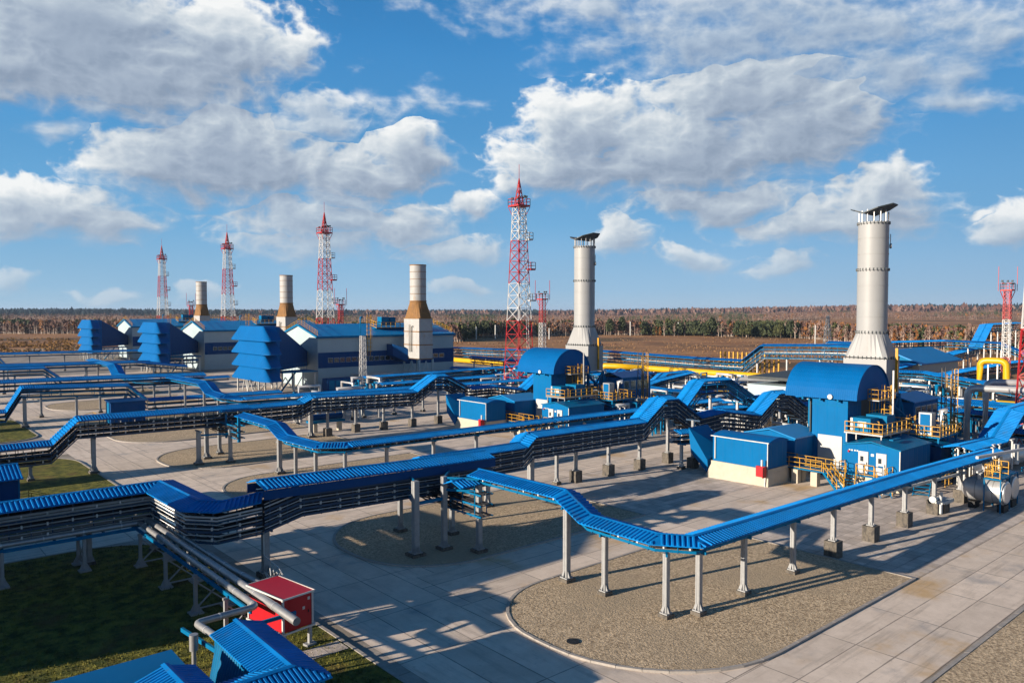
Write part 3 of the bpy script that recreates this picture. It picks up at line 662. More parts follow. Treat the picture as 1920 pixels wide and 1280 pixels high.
for z in (3.1, 3.8, 4.5):
    for k in (-.5, .5): b.bar((34.8+k, 94, z), (34.8+k, 88.5, z), .05, .13)
    for j in range(6): b.bar((34.2, 93.6-j*.9, z-.08), (35.4, 93.6-j*.9, z-.08), .05)
b.bar((31, 91.5, 3.5), (34.3, 90.4, 3.5), .16, .2); b.bar((34.3, 90.4, 3.5), (35.3, 96.6, 3.5), .16, .2); b.bar((34.8, 89, 2.6), (34.8, 89, 5.5), .3); b.bar((34.8, 93, 2.6), (34.8, 93, 5.5), .2)
b.build('cable_tray', 'steel_blue', t)
b = MB()
for i in range(22):
    x0 = 33.2+rn.uniform(-.6, 1.2); z1 = rn.choice((3.15, 3.85, 4.5)); x1 = 34.8+rn.uniform(-.45, .45); z0 = rn.choice((4.0, 4.4, 4.9))
    b.tube([(x0+(x1-x0)*(s**.6), 94+(88.6-94)*(s**1.5), z0+(z1-z0)*s-.9*math.sin(math.pi*s)*(1-s)) for s in [j/7 for j in range(8)]], rn.uniform(.03, .05), 4)
b.build('cable', 'cable', t)
# --- third, fourth and the long ones further back
thr = [(-10, 138.6, 3.0), (18.3, 138.6, 3.0), (20.4, 138.6, 6.5), (22, 138.6, 6.45), (35.6, 138.6, 5.9), (38.6, 138.6, 3.2), (62, 138.6, 3.0)]
rack(thr, 'third rack crossing its road on a square bridge at the left', w=1.5, drop=.35, levels=(-1.1, -1.8), tw=.8, cols=[(2, 138.6), (12, 138.6), (20.9, 138.6, 'base', .45), (28, 138.6, 'base', .3), (35.2, 138.6, 'base', .45), (40, 138.6), (46, 138.6), (52, 138.6), (58, 138.6)], cables=4, detail=1, group=G1)
rack([(-10, 150, 6.85), (30, 150, 6.55), (52, 150, 6.15)], 'long straight rack right behind the square bridge rack', w=1.7, drop=.4, levels=(-1.1, -1.9), tw=.9, cols=[(-2+9*i, 150, 'base', .3) for i in range(7)], cables=4, detail=1, group=G1)
rack([(-5, 183, 6.9), (31, 183, 6.6), (34.5, 183, 3.8), (62, 183, 3.6)], 'fourth rack dropping at the far left, before the farthest intake', w=1.7, drop=.4, levels=(-1.1, -1.8), tw=.9, cols=[(2+8*i, 183) for i in range(8)], cables=3, detail=1, group=G1)
rack([(-5, 197, 6.9), (52, 197, 6.2), (64, 197, 4.6)], 'long rack behind the fourth one at the far left', w=1.8, drop=.4, levels=(-1.2,), tw=.9, cols=[(2+8*i, 197) for i in range(8)], cables=3, detail=1, ribs=False, group=G1)
rack([(-5, 236, 6.6), (30, 236, 6.4), (32, 236, 3.8), (80, 236, 3.6)], 'far rack ending left of the farthest intake', w=1.8, drop=.4, levels=(-1.2,), tw=.9, cols=[(5+9*i, 236) for i in range(8)], cables=3, detail=1, ribs=False, group=G1)
rack([(-5, 262, 6.2), (90, 262, 5.6)], 'last rack before the brown field at the far left', w=1.8, drop=.4, levels=(-1.2,), tw=.9, cols=[(5+9*i, 262) for i in range(9)], cables=3, detail=1, ribs=False, group=G1)
rack([(84, 146, 3.9), (100, 146, 4.0), (150, 146, 4.4)], 'low rack running past the front of the nearest grey hall', w=1.3, levels=(-.9, -1.5), tw=.7, cols=[(86+7*i, 146) for i in range(9)], cables=4, detail=1, group=G1)
rack([(76, 126, 4.4), (104, 126, 4.4)], 'short rack between the humped rack and the nearest grey hall', w=1.3, levels=(-.9, -1.6), tw=.7, cols=[(78+7*i, 126) for i in range(4)], cables=4, detail=1, group=G1)
G2 = 'racks in the far pipe yard'
FR = [
 ('far tall rack along the edge of the brown field, climbing at its right end', [(165, 245, 4.6), (165, 192, 5.4), (165, 151, 6.6), (165, 119, 6.1), (165, 104.8, 6.1), (165, 99.6, 10.0), (165, 84, 10.5), (165, 78, 10.6)], dict(levels=(-1.2, -2.2, -3.2), lattice=True, tw=.8, w=1.3, pipes=((-.9, -2.0, .2, 'silver'), (-.9, -3.4, .25, 'silver')))),
 ('far high rack behind the near tall white chimney', [(170, 86, 11.0), (170, 77, 10.9)], dict(levels=(-1.2, -2.6), tw=.8, w=1.4)),
 ('far rack crossing right of the near chimney', [(150, 82, 4.5), (158, 72, 6.0), (162, 62, 6.0), (150, 42, 5.0), (140, 34, 5.0)], dict(levels=(-.9, -1.5), tw=.6)),
 ('far rack running away to the upper right', [(165, 74, 5.0), (210, 78, 6.3), (250, 82, 7.5), (262, 83, 14), (300, 86, 14)], dict(levels=(-1.0, -1.8, -2.5), tw=.8, w=1.8)),
 ('far roofed rack stepping down beside the small gabled building', [(215, 92, 9.6), (232, 84, 9.8), (232, 70, 9.6), (232, 60, 5.5), (232, 40, 5.3)], dict(levels=(-1., -1.8), tw=.8, w=1.9)),
 ('low far rack behind the yellow pipe loop', [(170, 64, 4.6), (195, 62, 5.6), (205, 60, 6.2), (230, 58, 6.2)], dict(levels=(-1.0, -1.8), tw=.8, w=1.6)),
 ('far rack in front of the yellow pipe loop', [(128, 62, 5.2), (128, 52, 5.0), (128, 44, 4.2), (128, 30, 4.2)], dict(levels=(-.9,), tw=.5)),
 ('rack right of the barrel-roofed tower passing the silver pipes', [(118, 46, 4.4), (118, 33, 4.0), (104, 31, 4.1), (104, 27, 4.1)], dict(levels=(-.9,), tw=.5)),
 ('low rack dipping between the two barrel-roofed towers', [(150, 110, 4.0), (138, 108, 4.2), (130, 104, 3.2), (112, 101, 3.2)], dict(levels=(-.8, -1.4), tw=.6)),
 ('small bright blue rack in the yard between the towers', [(112, 95, 3.4), (122, 97, 4.4), (136, 99, 5.2)], dict(levels=(-.8, -1.4), tw=.6)),
 ('rack crossing the yard behind the second white chimney', [(128, 120, 4.5), (120, 104, 3.6), (116, 90, 3.4), (120, 78, 3.4), (112, 70, 3.6)], dict(levels=(-.8, -1.4), tw=.6)),
 ('rack rising behind the tall blue hump', [(84, 63, 5.6), (88.5, 63.4, 8.6), (96, 64, 8.4), (104, 64.5, 5.0), (126, 66, 4.6)], dict(levels=(-.9, -1.6, -2.2), tw=.8)),
 ('short roofed stub rack at the foot of the tall blue hump', [(70.8, 53.7, 4.5), (75.6, 52.3, 4.4)], dict(levels=(-.9, -1.5), tw=.6, w=1.1)),
 ('low dark rack winding between the hump and the air cooler bank', [(97, 67, 3.8), (110, 62, 3.8), (118, 56.5, 4.6)], dict(levels=(-.8, -1.4), tw=.6, trmat='frame_shaded', cables=6)),
 ('low rack in front of the silver pipe bend of the yard', [(99, 75, 3.0), (116, 70.5, 3.6), (124, 76, 3.6)], dict(levels=(-.8, -1.4), tw=.6, trmat='frame_shaded', cables=6)),
 ('peaked canopy rack beside the silver pipe bend', [(108, 58.5, 5.2), (113, 58, 6.0), (117.5, 56, 5.4)], dict(levels=(-1.2,), tw=.9, w=2.2)),
 ('low rack leading to the yellow pipe in the middle of the yard', [(124, 92, 3.4), (132, 88, 3.8), (146, 90, 3.8)], dict(levels=(-.8, -1.4), tw=.6, trmat='frame_shaded', cables=6)),
 ('low rack threading between the second unit and the distant yellow pipe', [(112, 108, 3.4), (124, 112, 3.6), (140, 122, 4.2)], dict(levels=(-.8, -1.4), tw=.6, trmat='frame_shaded', cables=6)),
 ('low blue rack in front of the long yellow pipe', [(146, 150, 3.0), (146, 128, 3.0), (148, 118, 3.0)], dict(levels=(-.8, -1.4), tw=.6, cables=5)),
 ('blue rack below the yellow loop, crossing behind the silver pipe bends', [(134, 52, 4.0), (134, 42, 4.0), (130, 30, 3.6)], dict(levels=(-.8, -1.4), tw=.6, cables=5)),
 ('dark low rack right of the nearest hall', [(118, 160, 3.6), (122, 150, 3.6), (120, 140, 2.6), (112, 132, 2.6)], dict(levels=(-.8, -1.4), tw=.6)),
 ('short far rack beside the hall corner', [(134, 172, 5.2), (134, 150, 5.0), (128, 142, 3.8)], dict(levels=(-.9, -1.6), tw=.6)),
 ('rack meeting the silver vessels under the right steel tower', [(112, 24, 4.5), (108, 22.5, 4.5), (92, 22.5, 3.2), (86, 23.5, 3.2)], dict(levels=(-.7,), tw=.4, roof=False)),
 ('low far rack along the field edge at the right', [(182, 62, 3.2), (182, 30, 3.4), (176, 20, 3.4)], dict(levels=(-.9,), tw=.6)),
]
for lab, p, kw in FR:
    L = []; n0 = along(p, 8.0, 1.0)
    kw.setdefault('cables', 3)
    rack(p, lab, cols=[(q.x, q.y) for q, _ in n0], detail=1, group=G2, cw=.3, cpitch=2, colmat='tower_white', **kw)
SHADE_WORKSHOPS = [(-16, 49.3, -2.5, 58.8, 10.6, 'tall unseen grey building added left of the viewpoint to shade lawn and road'), (-16, 60, -2.5, 86, 5.6, 'low unseen grey building added left of the viewpoint to shade the lawn')]
# ------------------------------------------------------------------ railings, stairs, ladders
def rail(b, pts, h=1.1, post=1.2, r=.055):
    P = [Vector(p) for p in pts]
    for i in range(len(P)-1):
        a, c = P[i], P[i+1]; n = max(1, round((c-a).length/post))
        for hh in (h, h*.55, .12): b.bar(a+Vector((0, 0, hh)), c+Vector((0, 0, hh)), r)
        for j in range(n+1): q = a.lerp(c, j/n); b.bar(q, q+Vector((0, 0, h)), r)
def ladder(b, x, y, z0, z1, dx=.25, cage=True, ax='y'):
    u = Vector((0, dx, 0)) if ax == 'y' else Vector((dx, 0, 0)); n = Vector((-1, 0, 0)) if ax == 'y' else Vector((0, -1, 0))
    o = Vector((x, y, 0))
    for s in (-1, 1): b.bar(o+u*s+Vector((0, 0, z0)), o+u*s+Vector((0, 0, z1)), .07)
    z = z0
    while z < z1: b.bar(o-u+Vector((0, 0, z)), o+u+Vector((0, 0, z)), .04); z += .35
    if cage:
        z = z0+1.2
        while z < z1:
            pts = [o+u*math.cos(a)*1.5+n*(.15+.75*math.sin(a))+Vector((0, 0, z)) for a in [math.pi*k/6 for k in range(7)]]
            for k in range(6): b.bar(pts[k], pts[k+1], .05, .09)
            z += 1.0
        for k in (1, 3, 5):
            a = math.pi*k/6; q = o+u*math.cos(a)*1.5+n*(.15+.75*math.sin(a)); b.bar(q+Vector((0, 0, z0+1.2)), q+Vector((0, 0, z1)), .05)
def stairs(t, x0, y0, z0, x1, y1, z1, w=1.0):
    """from the top (0) to the foot (1); treads and stringers in one mesh, handrails in another"""
    b = MB(); A, B = Vector((x0, y0, z0)), Vector((x1, y1, z1)); d = (B-A); s = Vector((d.y, -d.x, 0)).normalized()*w/2
    for k in (-1, 1): b.bar(A+s*k, B+s*k, .08, .25)
    n = max(3, int(abs(z0-z1)/.22))
    for i in range(1, n): q = A.lerp(B, i/n); b.bar(q-s, q+s, .26, .05)
    st = b.build('stairs', 'steel_blue', t)
    b = MB()
    for k in (-1, 1):
        for hh in (1.05, .6): b.bar(A+s*k+Vector((0, 0, hh)), B+s*k+Vector((0, 0, hh)), .055)
        for i in range(4): q = A.lerp(B, i/3); b.bar(q+s*k, q+s*k+Vector((0, 0, 1.05)), .055)
    b.build('handrail', 'yellow', st)
    return st
def gable_x(b, x0, x1, y0, y1, z0, z1, th=.12, over=.15):
    """low gabled roof, ridge along X"""
    ym = (y0+y1)/2
    for s, ya in ((1, y0-over), (-1, y1+over)):
        b.slab([(x0-over, ya, z0), (x1+over, ya, z0), (x1+over, ym, z1), (x0-over, ym, z1)] if s > 0 else [(x0-over, ym, z1), (x1+over, ym, z1), (x1+over, ya, z0), (x0-over, ya, z0)], th)
def gable_end(b, x, x2, y0, y1, z0, z1, m=0):
    b.loft([[(x, y0, z0), (x, y1, z0), (x, (y0+y1)/2, z1-.12)], [(x2, y0, z0), (x2, y1, z0), (x2, (y0+y1)/2, z1-.12)]], m)
def text(word, size, loc, rot, m, parent, depth=.01):
    cu = bpy.data.curves.new('lettering', 'FONT'); cu.body = word; cu.size = size; cu.extrude = depth
    o = bpy.data.objects.new('lettering', cu); C.objects.link(o); me = bpy.data.meshes.new_from_object(o)
    bpy.data.objects.remove(o); me.materials.clear(); me.materials.append(MT[m]); o = bpy.data.objects.new('lettering', me); C.objects.link(o)
    M = Matrix.Translation(loc)@rot.to_matrix().to_4x4(); me.transform(M); o.parent = parent
    if parent.type == 'EMPTY': o.matrix_parent_inverse = Matrix.Translation(-parent.location)
    return o
from mathutils import Euler
LABELS = {0: 'beside the near tall chimney', 1: 'beside the second tall chimney'}
def unit(k):
    """one compressor unit of the right-hand row, at the near place"""
    T = []
    w = ['at the near barrel-roofed tower', 'at the farther barrel-roofed tower'][k]
    # 1 equipment cabin on the white plinth
    t = thing('equipment_cabin', (73.2, 45.5, 0), 'windowless blue cabin on a white plinth '+w, 'cabin', 'blue cabins with white plinths'); T.append(t)
    b = MB(); b.loft([[(70.9, 42.0, 0), (75.2, 42.0, 0), (75.2, 49.1, 0), (70.4, 49.3, 0)], [(71.1, 42.1, 1.35), (75.2, 42.1, 1.35), (75.2, 49.0, 1.35), (71.1, 49.0, 1.35)]]); b.box((71.1, 42.12, 1.35), (75.1, 48.98, 1.75)); b.build('plinth', 'plinth', t)
    b = MB(); b.box((71.3, 42.3, 1.75), (75.0, 48.9, 4.45)); b.build('wall', 'panel_blue_ribbed', t)
    b = MB(); n = 8; top = [(71.2+3.9*i/n, 4.47+.38*math.sin(math.pi*i/n)) for i in range(n+1)]
    b.loft([[(x, 42.15, z) for x, z in top]+[(75.1, 42.15, 4.42), (71.2, 42.15, 4.42)], [(x, 49.0, z) for x, z in top]+[(75.1, 49.0, 4.42), (71.2, 49.0, 4.42)]]); b.build('roof', 'barrel_blue', t)
    b = MB(); b.box((71.08, 42.1, 4.40), (71.2, 49.05, 4.50)); b.box((71.15, 48.5, 2.0), (71.28, 48.6, 4.4)); b.box((71.22, 42.26, 1.8), (71.30, 42.34, 4.4)); b.build('trim', 'clamp_white', t)
    t2 = thing('hydrant_box', (70.6, 42.3, 0), 'small red fire cabinet hung on the white plinth '+w, 'fire cabinet', 'red fire cabinets'); T.append(t2)
    b = MB(); b.box((70.55, 42.2, 1.0), (70.9, 43.2, 2.1)); b.build('cabinet', 'red', t2)
    b = MB(); b.box((70.1, 42.15, 1.0), (70.55, 42.2, 2.1)); b.build('door', 'red', t2)
    b = MB(); b.bar((70.8, 42.3, 0), (70.8, 42.3, 1.0), .08); b.bar((70.7, 42.6, 2.1), (70.7, 42.6, 2.75), .16); b.build('pipe', 'clamp_white', t2)
    # 2 slanted blue duct at the end of the cabin
    t = thing('slanted_duct', (71.5, 50.8, 0), 'slanting folded blue duct left of the cabin '+w, 'duct', 'slanted blue ducts'); T.append(t)
    b = MB(); b.loft([[(71.0, 49.3, .2), (71.0, 51.6, 2.3), (71.0, 51.9, 5.0), (71.0, 49.4, 1.7)], [(74.0, 49.3, .2), (74.6, 51.6, 2.3), (74.6, 51.9, 5.0), (74.0, 49.4, 2.6)]]); b.build('duct_body', 'panel_blue', t)
    # 3 gabled cabin behind
    t = thing('gabled_cabin', (79.5, 45.4, 0), 'blue gabled cabin standing behind the windowless one '+w, 'cabin', 'blue gabled cabins'); T.append(t)
    b = MB(); b.box((77.0, 42.5, 1.4), (82.8, 48.5, 4.2)); gable_end(b, 76.99, 77.1, 42.5, 48.5, 4.2, 4.95); gable_end(b, 82.7, 82.81, 42.5, 48.5, 4.2, 4.95); b.build('wall', 'panel_blue_ribbed', t)
    b = MB(); gable_x(b, 77.0, 82.8, 42.5, 48.5, 4.32, 5.05); b.build('roof', 'roof_ribbed_x', t)
    b = MB(); b.box((76.8, 42.3, 0), (83, 48.7, 1.4)); b.build('plinth', 'plinth', t)
    b = MB(); b.box((76.9, 46.5, 1.45), (76.99, 47.5, 3.5)); d = b.build('door', 'panel_blue', t)
    b = MB(); b.box((76.86, 46.85, 2.6), (76.9, 47.2, 3.1)); b.build('window', 'glass', d)
    b = MB(); b.tube([(76.7, 45.2, 3.4), (76.7, 45.2, 3.7)], .1, 8); b.build('alarm_lamp', 'red', t)
    # 4 air intake tower with the barrel roof
    t = thing('intake_tower', (83, 41, 0), 'tall blue tower under a big barrel roof, '+['nearer one on the right', 'farther one in the middle'][k], 'intake tower', 'barrel-roofed intake towers'); T.append(t)
    b = MB(); b.box((81, 38.7, 0), (84.1, 42.7, 8.45)); b.build('wall', 'panel_blue_ribbed', t)
    b = MB(); 
    for z in (3.4, 7.7): b.box((80.96, 38.66, z), (84.14, 42.74, z+.06))
    build_each(b, 'band', 'steel_blue', t)
    b = MB(); b.box((80.9, 39.25, .2), (80.995, 41.95, 4.45)); d = b.build('sliding_door', 'door_grey', t)
    b = MB(); b.box((80.86, 40.2, .3), (80.9, 41.1, 2.6)); b.box((80.84, 40.95, 1.3), (80.86, 41.02, 1.5)); b.build('wicket_door', 'white', d)
    n = 20; a, h, z0 = 4.0, 3.65, 8.5; xc = 84.15
    arc = [(xc-a*math.cos(math.pi*i/n), z0+h*math.sin(math.pi*i/n)) for i in range(n+1)]
    arc2 = [(xc-(a-.1)*math.cos(math.pi*i/n), z0+(h-.1)*math.sin(math.pi*i/n)) for i in range(n+1)]
    b = MB(); b.loft([[(x, 37.35, z) for x, z in arc]+[(x, 37.35, z) for x, z in arc2[::-1]], [(x, 45.5, z) for x, z in arc]+[(x, 45.5, z) for x, z in arc2[::-1]]]); b.build('barrel_roof', 'barrel_ribbed', t)
    for ye in (37.5, 45.3): b = MB(); b.loft([[(x, ye, z) for x, z in arc2], [(x, ye+.06, z) for x, z in arc2]]); b.build('end_wall', 'barrel_blue', t)
    b = MB()
    for y in (39.5, 41.5, 43.5): b.box((80.3, y-.1, 8.2), (88, y+.1, 8.45))
    for x, y in ((84.4, 44.8), (87.6, 44.8), (87.6, 38.4)): b.bar((x, y, 0), (x, y, 8.4), .25)
    b.bar((84.1, 44.8, 2), (87.6, 44.8, 7), .15); b.build('frame', 'steel_blue', t)
    b = MB()
    for i in range(4): b.cbox((84.3, 39.0+i*1.4, 6), (5.6, .12, 4.4))
    build_each(b, 'filter_panel', 'cap_dark', t)
    b = MB(); 
    for j in range(13):
        th = 2*math.pi*j/12
    b.tube([(80.1, 40.2, 8.75), (79.95, 40.2, 8.75)], .27, 16); b.build('round_lamp', 'clamp_white', t)
    # ladder and balcony on its right end
    t3 = thing('caged_ladder', (85.2, 36.0, 0), 'yellow caged ladder with a small balcony under the barrel roof '+w, 'ladder', 'yellow caged ladders'); T.append(t3)
    b = MB(); ladder(b, 85.2, 36.3, 5.2, 10.0, .35); b.build('ladder', 'yellow', t3)
    b = MB(); rail(b, [(84.9, 37.3, 8.5), (82.6, 37.3, 8.5), (82.6, 36.2, 8.5), (86.2, 36.0, 8.5)], post=.8); rail(b, [(85, 38.2, 5.3), (88, 38.2, 5.3)], h=3.0, post=.7); b.build('balcony_rail', 'yellow', t3)
    b = MB(); b.bar((84.8, 35.6, 3.8), (84.8, 35.6, 11.6), .16); b.box((82.6, 36.1, 8.4), (86.2, 37.3, 8.5)); b.build('mast', 'galv', t3)
    # 5 gabled control building with two doors
    t = thing('control_building', (81, 34.8, 0), 'blue gabled building with two grey doors '+w, 'control building', 'blue two-door buildings'); T.append(t)
    b = MB(); b.box((78, 32.0, 1.5), (85.4, 37.5, 4.2)); gable_end(b, 77.99, 78.1, 32.0, 37.5, 4.2, 4.75); gable_end(b, 85.3, 85.41, 32.0, 37.5, 4.2, 4.75); b.build('wall', 'panel_blue_ribbed', t)
    b = MB(); gable_x(b, 78, 85.4, 32.0, 37.5, 4.3, 4.85); b.box((79.5, 33.3, 4.9), (81.4, 33.7, 5.02)); b.build('roof', 'steel_blue', t)
    b = MB(); b.box((77.9, 31.9, 0), (85.5, 37.6, 1.5)); b.build('plinth', 'plinth', t)
    b = MB(); b.box((77.93, 31.93, 1.5), (78.02, 32.02, 4.2)); b.build('corner_trim', 'clamp_white', t)
    for y in (35.55, 33.75):
        b = MB(); b.box((77.9, y-.5, 1.55), (77.985, y+.5, 3.75)); d = b.build('door', 'door_grey', t)
        b = MB(); b.box((77.86, y-.02, 2.75), (77.9, y+.28, 3.25)); b.build('window', 'glass', d)
        b = MB(); b.box((77.86, y-.2, 2.35), (77.9, y+.28, 2.5)); b.build('door_sign', 'panel_blue', d)
        b = MB(); b.box((77.84, y-.4, 2.4), (77.88, y-.34, 2.7)); b.build('handle', 'black', d)
    b = MB()
    for y in (37.0, 36.75, 36.45, 36.2): b.box((77.95, y-.1, 3.65), (77.985, y+.06, 3.8))
    b.box((77.95, 34.5, 3.35), (77.985, 34.8, 3.6)); build_each(b, 'wall_sign', 'clamp_white', t)
    b = MB(); b.tube([(77.9, 37.05, 3.5), (77.9, 37.05, 3.7)], .09, 8); b.build('alarm_lamp', 'red', t)
    # 6 access platform with two flights
    t = thing('access_platform', (76, 36, 0), 'blue steel walkway with yellow rails and stairs on white piers '+w, 'access platform', 'access platforms with yellow rails'); T.append(t)
    b = MB(); b.box((74.9, 37.6, 1.5), (76.5, 42.0, 1.62)); b.box((74.9, 41.0, 1.5), (76.9, 47.6, 1.6)); b.box((76.6, 32.6, 1.44), (77.85, 37.4, 1.56)); b.build('deck', 'steel_blue', t)
    b = MB()
    for x, y in ((75.2, 41.3), (75.2, 39.2), (76.2, 41.3), (77.0, 37.2), (77.0, 34.4), (78.6, 38.6), (80.0, 38.1)): b.box((x-.35, y-.35, 0), (x+.35, y+.35, 1.44))
    build_each(b, 'pier', 'plinth', t)
    stairs(t, 75.3, 38.0, 1.55, 74.5, 36.6-.4, .1, .9)
    stairs(t, 76.8, 36.2, 1.5, 74.6, 34.5+.9, .1, 1.0)
    stairs(t, 76.8, 33.4, 1.5, 75.2, 32.0, .1, 1.0)
    b = MB(); rail(b, [(74.95, 38.4, 1.6), (74.95, 42.0, 1.6)]); rail(b, [(76.5, 37.7, 1.6), (76.5, 42, 1.6)]); rail(b, [(76.65, 33.9, 1.55), (76.65, 35.7, 1.55)], post=.8); rail(b, [(76.65, 36.8, 1.55), (76.65, 37.4, 1.55), (77.85, 37.4, 1.55)]); rail(b, [(76.65, 32.6, 1.55), (77.85, 32.6, 1.55)]); rail(b, [(76.9, 42.1, 1.6), (76.9, 46.2, 1.6)]); b.build('railing', 'yellow', t)
    # 7 roof platforms
    t = thing('roof_platform', (83, 36, 0), 'raised service platform with yellow rails and blue coolers '+w, 'service platform', 'raised service platforms'); T.append(t)
    b = MB(); b.box((79.6, 34.4, 5.15), (86.5, 38.4, 5.3))
    for x in (79.8, 82, 84.4, 86.3):
        for y in (34.6, 38.2): b.bar((x, y, 4.2), (x, y, 5.15), .12)
    b.build('deck', 'galv', t)
    b = MB(); rail(b, [(79.6, 38.3, 5.3), (79.6, 34.4, 5.3), (86.5, 34.4, 5.3), (86.5, 38.4, 5.3)], post=1.1, r=.07); rail(b, [(81.5, 35.6, 5.3), (81.5, 37.2, 5.3)]); b.build('railing', 'yellow', t)
    b = MB(); b.box((80.4, 36.0, 5.35), (82.3, 38.0, 6.75)); b.box((82.9, 35.4, 5.35), (84.9, 37.6, 6.9)); build_each(b, 'cooler', 'steel_blue', t)
    b = MB(); b.box((80.36, 37.85, 5.4), (80.44, 38.1, 6.7)); b.box((80.33, 36.4, 5.8), (80.41, 37.3, 6.4)); b.build('trim', 'clamp_white', t)
    t = thing('valve_platform', (88, 33, 0), 'second service platform with a glazed cabinet '+w, 'service platform', 'raised service platforms'); T.append(t)
    b = MB(); b.box((86.8, 31.6, 4.5), (92.0, 35.6, 4.65))
    for x in (87, 89.5, 91.8):
        for y in (31.8, 35.4): b.bar((x, y, 0), (x, y, 4.5), .18)
    b.build('deck', 'steel_blue', t)
    b = MB(); rail(b, [(86.8, 35.5, 4.65), (86.8, 31.6, 4.65), (92, 31.6, 4.65), (92, 35.6, 4.65)], post=.8, r=.07); ladder(b, 88.4, 35.0, 4.6, 6.6, .3); b.build('railing', 'yellow', t)
    b = MB(); b.box((87.2, 32.6, 4.7), (88.3, 33.9, 7.1)); c = b.build('cabinet', 'galv', t)
    b = MB(); b.box((87.16, 32.75, 4.95), (87.2, 33.75, 6.95)); b.build('pane', 'panel_blue', c)
    b = MB(); b.tube([(88.8, 32.3, 4.6), (88.8, 32.3, 7.2), (89.3, 32.0, 7.4), (89.3, 32.0, 7.0)], .22, 10); b.build('vent_pipe', 'silver', t)
    # 8 low machine housing and second gabled building behind
    t = thing('machine_house', (90, 33.5, 0), 'long low blue machine housing '+w, 'machine house', 'low blue machine houses'); T.append(t)
    b = MB(); b.box((86.6, 31.4, 0), (92.5, 36.0, 3.7)); b.build('wall', 'navy_ribbed', t)
    b = MB(); gable_x(b, 86.6, 92.5, 31.4, 36.0, 3.8, 4.2); b.build('roof', 'steel_blue', t)
    b = MB(); b.box((88, 31.33, .3), (89, 31.395, 2.4)); b.box((90.4, 31.33, 2), (91.8, 31.395, 2.9)); b.build('door', 'panel_blue', t)
    t = thing('windowed_annex', (99.5, 40, 0), 'blue annex with a row of white-framed windows behind the tower '+w, 'annex', 'blue windowed annexes'); T.append(t)
    b = MB(); b.box((96.2, 38.0, 0), (103.5, 43, 7.0)); b.build('wall', 'panel_blue_ribbed', t)
    b = MB(); gable_x(b, 96.2, 103.5, 38.0, 43, 7.1, 7.8); b.build('roof', 'roof_ribbed_x', t)
    for i in range(4):
        b = MB(); x = 96.7+1.65*i; b.box((x, 37.94, 5.0), (x+1.35, 37.995, 6.5)); f = b.build('window', 'clamp_white', t)
        b = MB(); b.box((x+.12, 37.91, 5.1), (x+1.23, 37.94, 6.4)); b.build('pane', 'glass', f)
    t = thing('ladder_mast', (97.4, 34.7, 0), 'tall dark and yellow ladder mast right of the annex '+w, 'ladder mast', 'tall ladder masts'); T.append(t)
    b = MB(); ladder(b, 97.4, 34.6, .5, 10.6, .22, False); ladder(b, 97.6, 33.9, 3.5, 11.2, .2, False); b.build('ladder', 'yellow', t)
    b = MB()
    for x in (96.9, 98.0):
        for y in (34.1, 35.2): b.bar((x, y, 0), (x, y, 11.3), .09)
    for i in range(11):
        z = .6+.95*i; b.bar((96.9, 34.1, z), (96.9, 35.2, z+.9), .05); b.bar((98.0, 34.1, z), (96.9, 34.1, z+.9), .05)
    b.build('frame', 'block', t)
    # small yellow-railed valves behind and supports
    t = thing('valve_stand', (90, 29, 0), 'pair of white vent posts with small yellow rails '+w, 'vent posts', 'white vent posts'); T.append(t)
    b = MB()
    for x, y in ((86.2, 29.6), (86.8, 29.2), (91.2, 27.9), (91.9, 27.6)): b.tube([(x, y, .1), (x, y, 3.9)], .1, 8); b.box((x-.4, y-.08, 3.9), (x+.4, y+.08, 3.98))
    build_each(b, 'post', 'clamp_white', t)
    b = MB(); rail(b, [(84, 30, .1), (86, 30, .1), (86, 31, .1)], h=1.3, post=.8); rail(b, [(88, 29, .1), (91, 29, .1)], h=1.5, post=.7); rail(b, [(93, 29, .1), (96, 29, .1)], h=1.5, post=.7); b.build('railing', 'yellow', t)
    # exhaust chimney
    t = thing('chimney', (93, 41.7, 0), ['nearest tall white chimney with a dark winged cap, right of centre', 'second tall white chimney with a dark winged cap, in the middle'][k], 'chimney', 'tall white exhaust chimneys'); T.append(t)
    cx, cy = 93, 41.7; hx, hy = 1.75, 2.55
    b = MB(); b.box((cx-hx, cy-hy, 8.2), (cx+hx, cy+hy, 12.35)); b.build('base_box', 'chimney', t)
    n = 32; r = 1.69
    def sq(a):
        c, s = math.cos(a), math.sin(a); q = max(abs(c), abs(s)); return (cx+hx*c/q, cy+hy*s/q, 12.47)
    angs = [2*math.pi*(j+.5)/n for j in range(n)]
    b = MB(); b.loft([[sq(a) for a in angs], [(cx+r*math.cos(a), cy+r*math.sin(a), 15.4) for a in angs]]); b.build('transition', 'chimney', t)
    b = MB(); b.tube([(cx, cy, 15.4), (cx, cy, 28.3)], r, 48); sh = b.build('shaft', 'chimney', t)
    b = MB()
    for i in range(1, 7): z = 15.4+1.85*i; b.tube([(cx, cy, z), (cx, cy, z+.06)], r+.035, 48)
    for z in (15.35, 22.75, 28.25): b.tube([(cx, cy, z), (cx, cy, z+.16)], r+.09, 48)
    b.build('flange_ring', 'chimney', sh)
    b = MB()
    for z, rr in ((15.43, r+.10), (22.83, r+.10), (28.3, r+.08)):
        for j in range(28): a = 2*math.pi*j/28; b.cbox((cx+rr*math.cos(a), cy+rr*math.sin(a), z), (.09, .09, .32))
    for j in range(10): b.cbox((cx-hx-.03, cy-hy+.25+.51*j, 12.45), (.09, .09, .34)); 
    for j in range(7): b.cbox((cx-hx+.2+.52*j, cy-hy-.03, 12.45), (.09, .09, .34))
    b.build('flange_bolt', 'cap_dark', sh)['kind'] = 'stuff'
    b = MB()
